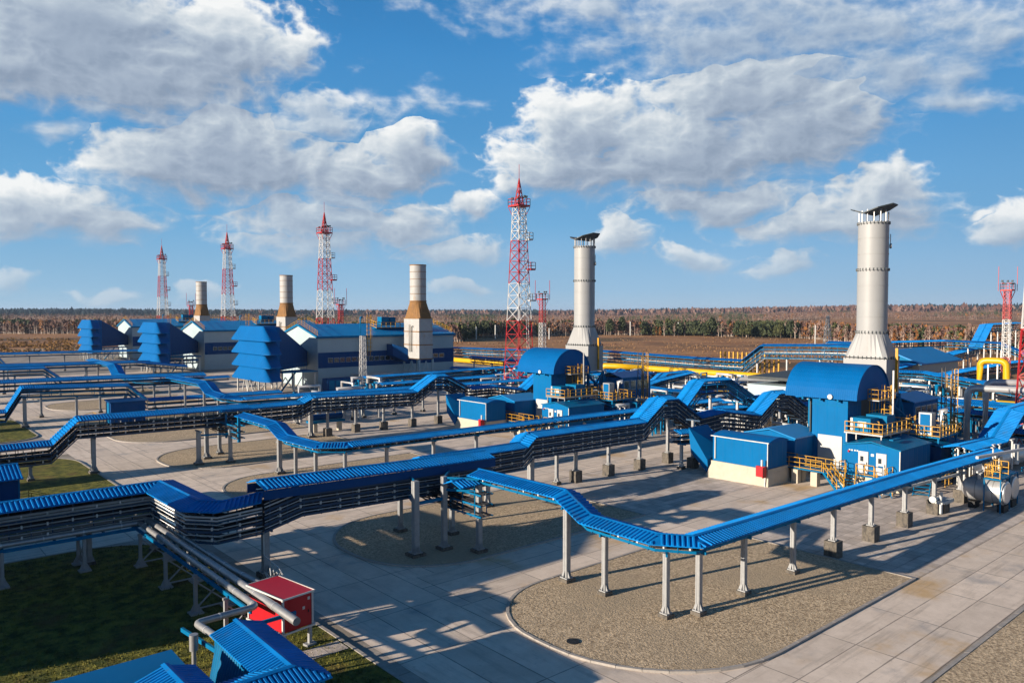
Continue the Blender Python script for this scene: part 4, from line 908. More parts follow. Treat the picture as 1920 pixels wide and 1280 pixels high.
    for j in range(14): a = 2*math.pi*j/14; b.bar((cx+r*.96*math.cos(a), cy+r*.96*math.sin(a), 28.2), (cx+r*.96*math.cos(a), cy+r*.96*math.sin(a), 29.5+.4*abs(math.cos(a-.4))), .09)
    b.build('cap_post', 'galv', t)
    b = MB()
    v = Vector((.12, -1, 0)).normalized(); u = Vector((-v.y, v.x, 0)); o = Vector((cx, cy, 29.5))
    def oct(cen, L, Wd, sl):
        P = [(0, -Wd), (L*.55, -Wd*1.0), (L, -Wd*.45), (L, Wd*.45), (L*.55, Wd*1.0), (0, Wd)]
        return [cen+v*a*sl+u*c+Vector((0, 0, abs(a)*.33)) for a, c in P]
    for sgn in (1, -1):
        P = oct(o-v*.5, 2.9 if sgn > 0 else 1.9, 2.1 if sgn > 0 else 1.8, sgn)
        if sgn < 0: P = P[::-1]
        b.slab(P, .12)
    b.build('cap', 'cap_dark', t)
    b = MB(); b.tube([(cx+.75, cy-1.6, 25.6), (cx+.85, cy-1.75, 25.6)], .3, 12); b.tube([(cx+.78, cy-1.66, 25.6), (cx+.78, cy-1.66, 27)], .05, 6); b.build('probe', 'galv', sh)
    b = MB()
    for x in (cx-hx, cx+hx):
        for y in (cy-hy, cy+hy): b.bar((x, y, 0), (x, y, 8.2), .35)
    for z0_, z1_ in ((.5, 4.2), (4.2, 8)):
        b.bar((cx-hx, cy-hy, z0_), (cx+hx, cy-hy, z1_), .22); b.bar((cx+hx, cy-hy, z0_), (cx-hx, cy-hy, z1_), .22); b.bar((cx-hx, cy-hy, z0_), (cx-hx, cy+hy, z1_), .22)
        b.bar((cx-hx, cy-hy, z1_), (cx+hx, cy-hy, z1_), .25); b.bar((cx-hx, cy-hy, z1_), (cx-hx, cy+hy, z1_), .25)
    b.bar((cx+hx, cy-hy, 7.6), (cx+hx+3.2, cy-hy-.6, .2), .35); b.bar((cx-hx, cy-hy, 7.6), (cx-hx+.8, cy-hy-3.6, 4.6), .3); b.build('support_frame', 'steel_blue', t)
    b = MB(); b.box((cx-6.0, cy-1.6, 5.6), (cx-hx+.4, cy+1.6, 8.6)); b.build('duct', 'steel_blue', t)
    b = MB(); b.bar((cx+.3, cy-hy-.3, 8.5), (cx+.3, cy-hy-.3, 13.6), .16, .3); b.build('pole', 'yellow', t)
    return T
U0 = unit(0)
nm = {'windowless': 0}
for o in U0:
    lab = o['label'].replace('at the near barrel-roofed tower', 'at the farther barrel-roofed tower')
    lab = lab.replace('nearer one on the right', 'farther one in the middle').replace('nearest tall white chimney with a dark winged cap, right of centre', 'second tall white chimney with a dark winged cap, in the middle')
    dy = 46.3 if 'chimney' == o['category'] else 45.2
    dup(o, (-1.1 if o['category'] == 'chimney' else -.5, dy, 0), lab)

# ------------------------------------------------------------------ grey halls with louvred intakes and rusty stacks
def hall(place):
    T = []
    t = thing('compressor_hall', (102, 173, 0), 'long grey hall with blue roof and blue window band, '+place, 'hall', 'grey compressor halls'); T.append(t)
    x0, x1, y0, y1, ze, zr = 83, 122, 164.5, 184, 11.9, 14.6; ym = (y0+y1)/2
    b = MB(); b.box((x0, y0, 0), (x1, y1, ze)); gable_end(b, x0, x0+.2, y0, y1, ze, zr); gable_end(b, x1-.2, x1, y0, y1, ze, zr); b.build('wall', 'wall_grey_ribbed', t)
    b = MB(); gable_x(b, x0, x1, y0, y1, ze+.05, zr+.1, .3, .4); b.build('roof', 'roof_ribbed_x', t)
    b = MB(); b.box((x0+.1, y0-.06, 4.6), (x1+.06, y0, 8.2)); b.box((x0-.06, y1-6, 4.6), (x0, y1, 8.2)); build_each(b, 'colour_band', 'navy_ribbed', t)
    b = MB(); b.box((x0-.45, y0-.5, ze-.35), (x1+.45, y0-.38, ze+.12)); 
    for s, ya in ((1, y0-.4), (-1, y1+.4)): b.bar((x0-.42, ya, ze-.05), (x0-.42, ym, zr), .12, .4)
    b.build('eave_trim', 'steel_blue', t)
    for i in range(13):
        b = MB(); x = x0+2.6+1.55*i; b.box((x, y0-.1, 5.8), (x+1.25, y0-.06, 6.9)); f = b.build('window', 'clamp_white', t)
        b = MB(); b.box((x+.05, y0-.13, 5.86), (x+1.20, y0-.10, 6.84)); b.build('pane', 'glass', f)
    for x in (113.5, 115.4, 117.3):
        b = MB(); b.box((x, y0-.1, 5.8), (x+1.6, y0-.06, 6.9)); f = b.build('window', 'clamp_white', t)
        b = MB(); b.box((x+.12, y0-.13, 5.9), (x+1.48, y0-.10, 6.8)); b.build('pane', 'glass', f)
    b = MB(); rail(b, [(x0+.2, y0+.3, ze+.3), (x0+.2, ym, zr+.2), (x0+.2, y1-.3, ze+.3)], post=1.5); rail(b, [(x1-.4, y0+.3, ze+.3), (x1-.4, ym, zr+.2)], post=1.5)
    b.build('roof_rail', 'yellow', t)
    b = MB(); rail(b, [(101, ym-3, zr-.3), (101, ym-6, zr-1), (112, ym-6, zr-1), (112, ym-3, zr-.3)], h=1.4, post=1.4, r=.12); rail(b, [(114, ym-4, zr-.6), (121, ym-4, zr-.6)], h=1.4, post=1.2, r=.1); b.build('platform_rail', 'yellow', t)
    b = MB(); b.box((103, ym-5, zr-.4), (105.2, ym-3, zr+1.8)); b.box((105.8, ym-4.6, zr-.4), (107.4, ym-3, zr+1.7)); b.box((101, ym-6, zr-1.1), (112, ym-2.5, zr-.9)); b.build('roof_cooler', 'steel_blue', t)
    b = MB()
    for x, z1 in ((93.8, 16.3), (108.6, 16.6), (109.5, 16.6)): b.tube([(x, y0-.7, 7.6), (x, y0-.7, z1), (x+.4, y0-.7, z1+.2), (x+.5, y0-.7, z1-.3)], .16, 7)
    build_each(b, 'vent_pipe', 'steel_blue', t)
    b = MB(); ladder(b, 96.2, y0-.5, 7, 17, .45, True, 'x'); b.build('roof_ladder', 'yellow', t)
    # louvred intake
    t = thing('louvred_intake', (68, 168, 0), 'four-tiered blue louvred intake hood of the '+place, 'louvred intake', 'blue louvred intakes'); T.append(t)
    hx0, hx1, hy0, hy1 = 67.5, 70.3, 159.0, 171.8
    for i in range(4):
        zt = 14.6-2.85*i; zb = zt-3.15; o = 1.0; it = .1
        b = MB()
        r1 = [(hx0+it, hy0+it, zt), (hx1, hy0+it, zt), (hx1, hy1-it, zt), (hx0+it, hy1-it, zt)]
        r0 = [(hx0-o, hy0-3.9, zb+.25), (hx1, hy0-3.2, zb+.25), (hx1, hy1+3.2, zb+.25), (hx0-o, hy1+3.9, zb+.25)]
        r00 = [(x, y, zb) for x, y, z in r0]
        def rc(P, r):      # round the two corners that face the camera side
            (xa, ya, z), (xb, yb, _), (xc, yc, _), (xd, yd, _) = P; out = []
            for k in range(7): a_ = math.pi*(1.5-k/12.); out.append((xa+r*.35+r*.35*math.cos(a_), ya+r+r*math.sin(a_), z))
            for k in range(7): a_ = math.pi*(1.0-k/12.); out.append((xd+r*.35+r*.35*math.cos(a_), yd-r+r*math.sin(a_), z))
            return [(xb, yb, z)]+out+[(xc, yc, z)]
        b.loft([rc(r00, 3.4), rc(r0, 3.4), rc(r1, .8)], 0, True, False); b.build('hood', 'louvre_blue', t)
    b = MB(); b.box((hx0+.3, hy0+.3, 3.2), (hx1+1.2, hy1-.3, 14.5)); b.build('body', 'barrel_blue', t)
    b = MB(); b.loft([[(hx1+1.2, 159.4, 5.0), (hx1+1.2, 171.4, 5.0), (hx1+1.2, 171.4, 14.4), (hx1+1.2, 159.4, 14.4)], [(82.9, 169.5, 5.0), (82.9, 177, 5.0), (82.9, 177, 8.4), (82.9, 169.5, 8.4)]]); b.build('duct', 'navy_ribbed', t)
    b = MB()
    for x in (67, 71, 75, 80):
        for y in (160, 166, 171.5): b.bar((x, y, 0), (x, y, 4), .28)
    for x in (67, 71, 75):
        for y in (160,): b.bar((x, y, .2), (x+2, y, 3.4), .16); b.bar((x+4, y, .2), (x+2, y, 3.4), .16)
    for j in range(3): b.bar((67, 160+3*j, .2), (67, 161.5+3*j, 3.4), .16); b.bar((67, 163+3*j, .2), (67, 161.5+3*j, 3.4), .16)
    build_each(b, 'leg', 'clamp_white', t)
    b = MB(); rail(b, [(hx1+1.5, 158.6, 4.6), (80, 164, 4.6)], h=1.5); b.box((hx1+1.3, 158.5, 4.4), (80, 164, 4.6)); b.bar((76, 161.2, 4.4), (72.5, 161.2, .2), .6, .2); b.build('walkway', 'steel_blue', t)
    # stack
    t = thing('rusty_stack', (106.5, 158, 0), 'square and round white stack with a rusty collar, '+place, 'stack', 'rusty white stacks'); T.append(t)
    cx, cy = 106.5, 158; hx, hy = 1.95, 3.3
    b = MB(); b.box((cx-hx, cy-hy, 6.2), (cx+hx, cy+hy, 16.1)); b.build('box', 'rusty_white', t)
    b = MB()
    for z in (6.2, 9.6, 12.8, 16.0): b.box((cx-hx-.1, cy-hy-.1, z), (cx+hx+.1, cy+hy+.1, z+.22))
    build_each(b, 'rust_band', 'rust', t)
    n = 32; r = 1.98; angs = [2*math.pi*(j+.5)/n for j in range(n)]
    def sq2(a):
        c, s = math.cos(a), math.sin(a); q = max(abs(c), abs(s)); return (cx+hx*c/q, cy+hy*s/q, 16.22)
    b = MB(); b.loft([[sq2(a) for a in angs], [(cx+r*math.cos(a), cy+r*math.sin(a), 20.2) for a in angs]]); b.build('collar', 'rust', t)
    b = MB(); b.tube([(cx, cy, 20.2), (cx, cy, 29.1)], r, 40); sh = b.build('pipe', 'rusty_white', t)
    b = MB()
    for i in range(1, 5): b.tube([(cx, cy, 20.2+1.78*i), (cx, cy, 20.3+1.78*i)], r+.05, 40)
    b.tube([(cx, cy, 20.15), (cx, cy, 20.4)], r+.12, 40); b.tube([(cx, cy, 28.9), (cx, cy, 29.12)], r+.08, 40); b.build('ring', 'rust', sh)
    b = MB(); ladder(b, cx-hx-.2, cy+.6, 8, 14.6, .2, False); b.tube([(cx-hx-.3, cy-.4, 8), (cx-hx-.3, cy-.4, 14), (cx-hx-.3, cy-.9, 14.3)], .1, 6); b.build('ladder', 'block', t)
    b = MB()
    for x in (cx-hx, cx+hx):
        for y in (cy-hy, cy+hy): b.bar((x, y, 0), (x, y, 6.2), .4)
    for a, c in (((cx-hx, cy-hy), (cx+hx, cy-hy)), ((cx-hx, cy-hy), (cx-hx, cy+hy))):
        b.bar((*a, .3), ((a[0]+c[0])/2, (a[1]+c[1])/2, 5.8), .25); b.bar((*c, .3), ((a[0]+c[0])/2, (a[1]+c[1])/2, 5.8), .25); b.bar((*a, 3), (*c, 3), .2)
    b.build('support_frame', 'wall_grey', t)
    b = MB(); b.loft([[(cx-5, cy+3.5, 7), (cx-5, cy+6.4, 7), (cx-5, cy+6.4, 9.8), (cx-5, cy+3.5, 9.8)], [(cx-2, cy+1.5, 5.4), (cx-2, cy+6.4, 5.4), (cx-2, cy+6.4, 8.6), (cx-2, cy+1.5, 8.6)]]); b.build('duct', 'navy_panel', t)
    return T
PL = ['nearest of the three halls', 'middle one of the three halls', 'farthest of the three halls']
HT = hall(PL[0])
for i in (1, 2):
    for o in HT: dup(o, ((0, -.8)[i-1], (74, 148)[i-1], 0), o['label'].replace(PL[0], PL[i]))
t = thing('kiosk', (84, 150, 0), 'small white kiosk with a flat overhanging roof below the grey hall', 'kiosk')
b = MB(); b.box((90, 156.5, 0), (97.5, 160, 3)); b.build('wall', 'white', t)
b = MB(); b.box((89.2, 155.6, 3), (98, 160.4, 3.3)); b.build('roof', 'offwhite', t)
b = MB(); b.box((91, 156.45, 1.1), (93, 156.49, 2.3)); b.box((89.95, 157.2, .8), (89.99, 158.8, 2.4)); b.build('window', 'glass', t)
t = thing('cooler_row', (82, 154, 0), 'low dark blue cooler box in front of the nearest grey hall', 'cooler')
b = MB(); b.box((80.5, 155, 0), (89, 157.5, 2.9)); b.build('casing', 'navy_ribbed', t)
b = MB()
for i in range(5): b.box((80.9+1.6*i, 154.95, .5), (82.2+1.6*i, 154.99, 2.5))
build_each(b, 'panel', 'steel_blue', t)
t = thing('vessel_pad', (47.5, 102.8, 0), 'dark pump skid on concrete legs under the second rack', 'pump skid')
b = MB(); b.box((52, 104.5, .0), (52.6, 105.1, 1.4)); b.box((56, 104.5, 0), (56.6, 105.1, 1.4)); build_each(b, 'leg', 'plinth', t)
b = MB(); b.box((51.5, 104.2, 1.4), (57, 106, 1.7)); b.build('deck', 'steel_blue', t)
b = MB(); b.tube([(51.8, 105, 2.2), (56.8, 105, 2.2)], .45, 12); b.build('vessel', 'navy_panel', t)
t = thing('panel_shed', (35.7, 152, 0), 'dark blue shed with a light door behind the third rack', 'shed')
b = MB(); b.box((31.5, 132.5, 0), (36.6, 135.5, 3.6)); b.build('wall', 'navy_ribbed', t)
b = MB(); b.box((31.4, 133.2, .3), (31.49, 134.4, 3.4)); b.build('door', 'steel_blue', t)
b = MB(); b.slab([(31.3, 132.3, 3.6), (36.8, 132.3, 3.6), (36.8, 135.7, 3.85), (31.3, 135.7, 3.85)], .15); b.build('roof', 'navy_panel', t)
b = MB(); rail(b, [(29.5, 132.6, .9), (29.5, 134.8, .9), (26.5, 134.8, .2)], r=.07); b.build('railing', 'yellow', t)
t = thing('panel_shed', (8, 82, 0), 'blue shed with a ribbed sloping roof cut by the left edge', 'shed')
b = MB(); b.box((0, 76.0, 0), (10.9, 80.6, 3.75)); b.build('wall', 'navy_ribbed', t)
b = MB(); b.box((10.84, 75.94, 0), (10.96, 76.06, 3.8)); b.box((10.84, 80.54, 0), (10.96, 80.66, 3.8)); build_each(b, 'corner_trim', 'steel_blue', t)
roof_mesh([(-.3, 78.3, 4.75), (11.2, 78.3, 4.75)], 2.7, .85).build('roof', 'roof_blue', t)
b = MB(); rail(b, [(11.2, 80, .9), (12.2, 80, .9), (14.6, 78.8, .1)], r=.05); rail(b, [(11.2, 78.6, .9), (12.2, 78.6, .9), (14.6, 77.6, .1)], r=.05); b.build('railing', 'yellow', t)

# ------------------------------------------------------------------ lattice towers
def tower(x, y, H, w0, w1, label, group, bands, plats, spire=8., dirs=R(0), whips=False, name='lattice_tower', mats=('tower_red', 'tower_white'), nseg=16, leg=.17):
    t = thing(name, (x, y, 0), label, 'tower', group)
    def half(z): return (w0+(w1-w0)*min(1, z/H))/2
    def cor(z): h = half(z); return [Vector((x+sx*h, y+sy*h, z)) for sx, sy in ((-1, -1), (1, -1), (1, 1), (-1, 1))]
    zs = [0]; 
    for i in range(nseg): zs.append(zs[-1]+(1.35-.7*i/nseg))
    zs = [z*H/zs[-1] for z in zs]
    cur = None
    for i in range(nseg):
        a, c = cor(zs[i]), cor(zs[i+1]); zm = (zs[i]+zs[i+1])/2/H; k = 0
        for bz, bm in bands:
            if zm < bz: k = bm; break
        if cur is None or cur[0] != k:
            if cur: cur[1].build('lattice', mats[cur[0]], t)
            cur = (k, MB())
        b = cur[1]
        for j in range(4):
            b.bar(a[j], c[j], leg); j2 = (j+1) % 4
            b.bar(a[j], c[j2], leg*.55); b.bar(a[j2], c[j], leg*.55); b.bar(c[j], c[j2], leg*.55)
    cur[1].build('lattice', mats[cur[0]], t)
    if leg > .16:
        b = MB(); 
        for sx in (-.3, .3): b.bar((x+half(0)*.3+sx, y-half(0)-.2, 0), (x+half(H)*.3+sx, y-half(H)-.2, H), .08)
        z = 0
        while z < H: q = half(z); b.bar((x+q*.3-.3, y-q-.2, z), (x+q*.3+.3, y-q-.2, z), .05); z += .6
        b.build('ladder', mats[1], t)
    for (z, hw, mm, side) in plats:
        b = MB(); q = half(z)
        if side: cx_, cy_ = x+q+hw*.6, y-q-hw*.4
        else: cx_, cy_ = x, y
        b.box((cx_-hw, cy_-hw, z), (cx_+hw, cy_+hw, z+.25))
        rail(b, [(cx_-hw, cy_-hw, z+.2), (cx_+hw, cy_-hw, z+.2), (cx_+hw, cy_+hw, z+.2), (cx_-hw, cy_+hw, z+.2), (cx_-hw, cy_-hw, z+.2)], h=1.5, post=1.0, r=.09)
        if not side:
            for a, c in zip(cor(z-1.8), ((cx_-hw, cy_-hw, z), (cx_+hw, cy_-hw, z), (cx_+hw, cy_+hw, z), (cx_-hw, cy_+hw, z))): b.bar(a, c, .12)
        p = b.build('platform', mats[mm], t)
        if not side:
            b = MB(); rr = random.Random(int(z*10+x))
            for i in range(7):
                a = 2*math.pi*i/7+.3; b.cbox((cx_+hw*.95*math.cos(a), cy_+hw*.95*math.sin(a), z+1.5+rr.uniform(0, .8)), (.35, .35, .45))
            b.build('floodlight', 'cap_dark', p)
    if spire:
        b = MB(); h = half(H)*.75; P = [Vector((x+sx*h, y+sy*h, H)) for sx, sy in ((-1, -1), (1, -1), (1, 1), (-1, 1))]; top = Vector((x, y, H+spire))
        for i in range(5):
            for j in range(4):
                a0, a1 = P[j].lerp(top, i/5), P[j].lerp(top, (i+1)/5); b0, b1 = P[(j+1) % 4].lerp(top, i/5), P[(j+1) % 4].lerp(top, (i+1)/5)
                b.bar(a0, a1, .18); b.bar(a0, b1, .1); b.bar(b0, a1, .1)
        b.bar(top, top+Vector((0, 0, 3.0)), .07); b.build('spire', mats[0], t)
    if whips:
        b = MB(); 
        for s in (-1, 1): b.bar((x+s*half(H)*2.4, y-s*half(H)*2.4, H), (x+s*half(H)*2.4, y-s*half(H)*2.4, H+5.5), .1)
        b.build('antenna', mats[0], t)
    return t
BD = [(.20, 0), (.46, 0), (.64, 1), (.82, 0), (1.1, 1)]
BD = [(.415, 0), (.61, 1), (.80, 0), (1.1, 1)]
GT = 'tall red and white lattice towers with lights'
TW = tower(112.5, 127.5, 40.8, 4.9, 2.0, 'tallest-looking red and white lattice tower, beside the middle white chimney', GT, BD, [(40.6, 1.7, 0, False), (33.3, .6, 1, True), (26.8, .7, 0, True), (20, .6, 1, True)], spire=6.0)
for x, y, l in ((108, 209, 'red and white lattice tower between the two nearer rusty stacks'), (108, 285, 'red and white lattice tower left of the middle rusty stack'), (108, 362, 'farthest and leftmost red and white lattice tower')): dup(TW, (x-112.5, y-127.5, 0), l)
dup(TW, (0, 29.2-127.5, 0), 'red and white lattice tower cut by the right edge, behind the silver vessels')
GS = 'smaller red and white lighting masts'
def place(px, ybase, H, X=None):
    d = 26100/(ybase-582); lat = (px-960)/1450*d; return (.6547*d+.7559*lat, .7559*d-.6547*lat)
m1 = tower(150, 160, 21.0, 1.5, 1.2, 'slim red and white mast just right of the tallest tower', GS, [(.30, 0), (.70, 1), (1.1, 0)], [(21, 1.15, 0, False)], spire=0, whips=True, nseg=18, leg=.12)
dup(m1, (125-150, 231-160, -1.2), 'slim mast behind the roof of the nearest grey hall')
dup(m1, (114-150, 343-160, -1), 'slim mast behind the farthest rusty stack')
dup(m1, (199-150, 58.9-160, 1.4), 'slim red and white mast near the right edge above the pipe yard')
tower(208, 105.5, 16.5, 3.0, .5, 'small bare grey lattice pylon right of the near chimney', None, [(1.1, 0)], [], spire=0, name='lattice_pylon', mats=('galv', 'galv'), nseg=10, leg=.14)
tower(86.5, 150, 12.4, 1.3, .9, 'white lattice lightning mast in front of the nearest grey hall', None, [(.45, 0), (1.1, 1)], [], spire=0, name='lattice_mast', mats=('pipe_grey', 'tower_white'), nseg=9, leg=.10)
# posts in the brown field
for i, (px, yb, h, l) in enumerate([(893, 636, 8, 'first'), (929, 636, 9, 'second'), (1030, 636, 7, 'third'), (1182, 629, 10, 'fourth'), (1272, 629, 9.5, 'fifth'), (1372, 631, 9, 'sixth'), (1485, 633, 9, 'seventh'), (1704, 645, 9, 'eighth'), (1780, 643, 9, 'ninth'), (1846, 641, 10, 'tenth')]):
    x, y = place(px, yb, h); b = MB(); b.bar((x, y, 0), (x, y, h), .55)
    tag(b.build('concrete_post', 'clamp_white'), l+' of the pale posts along the far field, counted from the left', 'post', 'pale concrete posts in the field')
x, y = place(1529, 648, 9); t = thing('power_pole', (x, y, 0), 'pole with crossarms at the field edge beyond the yellow stubs', 'power pole')
b = MB(); b.bar((x, y, 0), (x, y, 10.5), .35); b.build('pole', 'clamp_white', t)
b = MB(); b.bar((x-.9, y+1.1, 9.5), (x+.9, y-1.1, 9.5), .2); b.bar((x-.7, y+.9, 8.5), (x+.7, y-.9, 8.5), .2); b.build('crossarm', 'galv', t)

# ------------------------------------------------------------------ pipes and vessels of the yard
def pipe(name, pts, r, m, label, group=None, sup=(), n=14, bands=True):
    t = thing(name, (pts[0][0], pts[0][1], 0), label, 'pipe', group)
    # rounded bends
    P = [Vector(p) for p in pts]; Q = [P[0]]
    for i in range(1, len(P)-1):
        a, c = (P[i-1]-P[i]), (P[i+1]-P[i]); k = min(r*2.2, a.length*.45, c.length*.45); a.normalize(); c.normalize()
        A, B = P[i]+a*k, P[i]+c*k
        for s in (0, .25, .5, .75, 1): Q.append(A*(1-s)**2+P[i]*2*s*(1-s)+B*s*s)
    Q.append(P[-1]); b = MB(); b.tube(Q, r, n); p = b.build('pipe_run', m, t)
    if bands:
        b = MB()
        for q, nn in along([tuple(v) for v in P], max(3.0, r*6), r*3):
            b.cbox(q-Vector((0, 0, r)), (r*.5, r*.5, .1))
        b.build('clamp', 'galv', p)
    for (x, y, z) in sup:
        b = MB(); b.bar((x, y, 0), (x, y, z), .25); b.box((x-.4, y-.4, 0), (x+.4, y+.4, .15)); b.build('support', 'galv', t)
    return t
GY = 'thick yellow gas pipes'
pipe('gas_pipe', [(150, 137, 1.0), (150, 137, 3.6), (152, 132, 3.6), (157, 128, 3.1), (157, 86, 3.1)], .75, 'pipe_yellow', 'long thick yellow pipe between the two tall white chimneys', GY)
pipe('gas_pipe', [(128, 152, 1.5), (134, 158, 1.5), (142, 160, 1.5), (146, 170, 1.5)], .7, 'pipe_yellow', 'thick yellow pipe left of the tallest tower', GY)
pipe('gas_pipe', [(118, 100, 1.8), (122, 92, 1.8), (130, 84, 1.8), (128, 78, 1.8)], .8, 'pipe_yellow', 'yellow pipe partly hidden under the racks between the towers', GY)
pipe('gas_pipe', [(170, 54.8, 1.0), (170, 54.8, 8.2), (170.5, 50.3, 8.2), (170.5, 50.3, 3.2), (174, 44, 3.2)], .62, 'pipe_yellow', 'thick yellow pipe loop arching up at the right', GY, sup=[(170.2, 53.4, 7.4), (170.3, 51.8, 7.4)])
pipe('gas_pipe', [(146, 66, 1.6), (151, 60, 1.6), (152, 40, 1.6)], .85, 'pipe_yellow', 'long yellow pipe lying behind the silver pipes at the right', GY)
pipe('gas_pipe', [(158, 214, 1.2), (158, 186, 1.2)], .8, 'pipe_yellow', 'short yellow pipe run right of the nearest grey hall', GY)
pipe('gas_pipe', [(104, 88, .9), (110, 84, .9), (113, 78, .9)], .7, 'pipe_yellow', 'low yellow pipe right of the second chimney', GY)
GSV = 'silver insulated pipes'
pipe('insulated_pipe', [(122, 79, .5), (122, 79, 5.6), (128, 72, 5.6), (128, 68, 5.2)], .42, 'silver', 'silver pipe bending down in the middle of the yard, left of the near barrel roof', GSV)
pipe('insulated_pipe', [(110, 36.8, .5), (110, 36.8, 8.0), (112, 30, 8.0), (125, 27, 8.0)], .45, 'silver', 'front silver pipe bend near the right tower', GSV)
pipe('insulated_pipe', [(116, 36.6, .5), (116, 36.6, 8.4), (119, 31, 8.4), (140, 28, 8.4)], .45, 'silver', 'rear silver pipe bend near the right tower', GSV)
pipe('insulated_pipe', [(150, 176, .5), (150, 176, 4.6), (146, 168, 4.6)], .6, 'silver', 'silver pipe bend right of the nearest grey hall', GSV)
pipe('insulated_pipe', [(92, 66, .8), (86, 60.5, .8), (82, 52, .8)], .9, 'silver', 'big silver pipe lying under the tall blue hump', GSV)
pipe('insulated_pipe', [(88.5, 29.8, 1.5), (98, 29.0, 1.6), (108, 27.5, 1.7)], 1.0, 'silver', 'big silver pipe lying between the low blue housing and the turning rack', GSV)
for i in range(4):
    b = MB(); y = 33.6-i*1.1; x = 104-i*1.2
    b.tube([(x, y, 2.6), (x+3.4, y, 2.6)], .55, 14); b.loft([[(x+3.4, y+.55*math.cos(a), 2.6+.55*math.sin(a)) for a in [math.pi*2*k/14 for k in range(14)]], [(x+3.75, y+.25*math.cos(a), 2.6+.25*math.sin(a)) for a in [math.pi*2*k/14 for k in range(14)]]])
    t = thing('vessel', (x, y, 0), ['rear', 'third', 'second', 'front'][i]+' of the four small silver vessels in the shade of the rack', 'vessel', 'small silver vessels')
    b.build('shell', 'silver', t); b = MB(); b.box((x+.4, y-.3, 0), (x+.8, y+.3, 2.1)); b.box((x+2.6, y-.3, 0), (x+3, y+.3, 2.1)); build_each(b, 'saddle', 'galv', t)
def drum(x, y, label):
    t = thing('horizontal_vessel', (x, y, 0), label, 'pressure vessel', 'big silver horizontal vessels')
    r, zc = 1.05, 1.75; ring = lambda yy, rr: [(x+rr*math.cos(a), yy, zc+rr*math.sin(a)) for a in [math.pi*2*k/36 for k in range(36)]]
    b = MB(); b.loft([ring(y+3.75, .05), ring(y+3.6, r*.5), ring(y+3.3, r*.85), ring(y+2.9, r), ring(y+.5, r)], 0, True, True); sh = b.build('shell', 'silver', t)
    b = MB(); 
    for yy in (y+.9, y+2.3): b.tube([(x, yy, zc), (x, yy+.07, zc)], r+.02, 36)
    build_each(b, 'strap', 'galv', sh)
    b = MB(); b.loft([ring(y+.5, r*1.08), ring(y+.28, r*1.08), ring(y+.28, r*.98), ring(y+.05, r*.98), ring(y-.03, r*.86), ring(y-.05, .05)], 0, True, False); b.build('end_flange', 'silver', t)
    b = MB()
    for yy in (y+.35, y+2.7): b.box((x-.62, yy-.28, 0), (x+.62, yy+.28, .62))
    build_each(b, 'saddle', 'black', t)
    b = MB()
    for xx in (x-1.22, x+1.22):
        for yy in (y+.2, y+1.5): b.bar((xx, yy, .05), (xx, yy, 3.0), .09)
        b.bar((xx, y+.2, 3.0), (xx, y+1.5, 3.0), .09)
    for yy in (y+.2, y+1.5): b.bar((x-1.22, yy, 3.0), (x+1.22, yy, 3.0), .09)
    b.box((x-1.2, y+.2, 3.02), (x+1.2, y+1.5, 3.07)); b.build('frame', 'steel_blue', t)
    b = MB(); rail(b, [(x-1.1, y+.3, 3.05), (x-1.1, y+1.5, 3.05), (x+1.1, y+1.5, 3.05)], h=1.2, post=.6, r=.06); b.build('railing', 'yellow', t)
    b = MB(); b.tube([(x-.3, y+2.2, 2.7), (x-.3, y+2.2, 3.3)], .16, 10); b.tube([(x-.3, y+2.2, 3.25), (x-.3, y+2.2, 3.33)], .3, 10); b.bar((x-.9, y+2.2, 3.4), (x+.5, y+2.2, 3.4), .14); b.build('nozzle', 'clamp_white', t)
    return t
D0_ = drum(78.2, 22.75, 'nearest big silver horizontal vessel at the right edge')
dup(D0_, (2.9, .2, 0), 'second big silver vessel, cut by the right edge')
t = thing('valve_group', (72, 25.5, 0), 'group of white flanges and small valves on a concrete block by the rack column', 'valves')
b = MB(); b.box((73.4, 26.2, 0), (74.6, 27.0, .9)); b.build('footing', 'block', t)
b = MB(); b.box((73.2, 26.0, .9), (75, 27.2, 1.2)); b.bar((66, 28.5, 2.6), (80, 26.8, 2.7), .22); b.bar((78, 25.2, 4.6), (88, 23.5, 4.6), .25); b.box((71.2, 25.6, 1.3), (73.0, 26.2, 1.45)); b.tube([(72, 26, .3), (72, 26, 2.2)], .14, 8); b.tube([(71.2, 26.4, 1.6), (71.5, 26.4, 1.6)], .3, 10); b.tube([(83.5, 25.6, 2.2), (83.5, 25.6, 4.8)], .07, 8); b.box((83.1, 25.5, 4.8), (83.9, 25.7, 4.88)); b.tube([(84.3, 25.6, 2.4), (84.3, 25.6, 4.2)], .2, 8); b.tube([(88, 25.3, 2.2), (88, 25.3, 5.1)], .1, 8); b.box((87.5, 25.2, 5.1), (88.5, 25.4, 5.2)); b.tube([(88.9, 25.2, 2.6), (88.9, 25.2, 4.6)], .28, 8); b.build('valve', 'clamp_white', t)
t = thing('loose_stair', (70.5, 30.5, 0), 'small blue steel stair standing under the long front rack', 'stair')
b = MB(); b.bar((78.4, 30.9, .05), (80.0, 31.3, 1.5), .08, .2); b.bar((78.9, 29.6, .05), (80.5, 30.0, 1.5), .08, .2)
for i in range(5): q = i/5+.1; b.bar((78.4+1.6*q, 30.9+.4*q, .05+1.45*q), (78.9+1.6*q, 29.6+.4*q, .05+1.45*q), .3, .05)
b.build('tread', 'steel_blue', t)
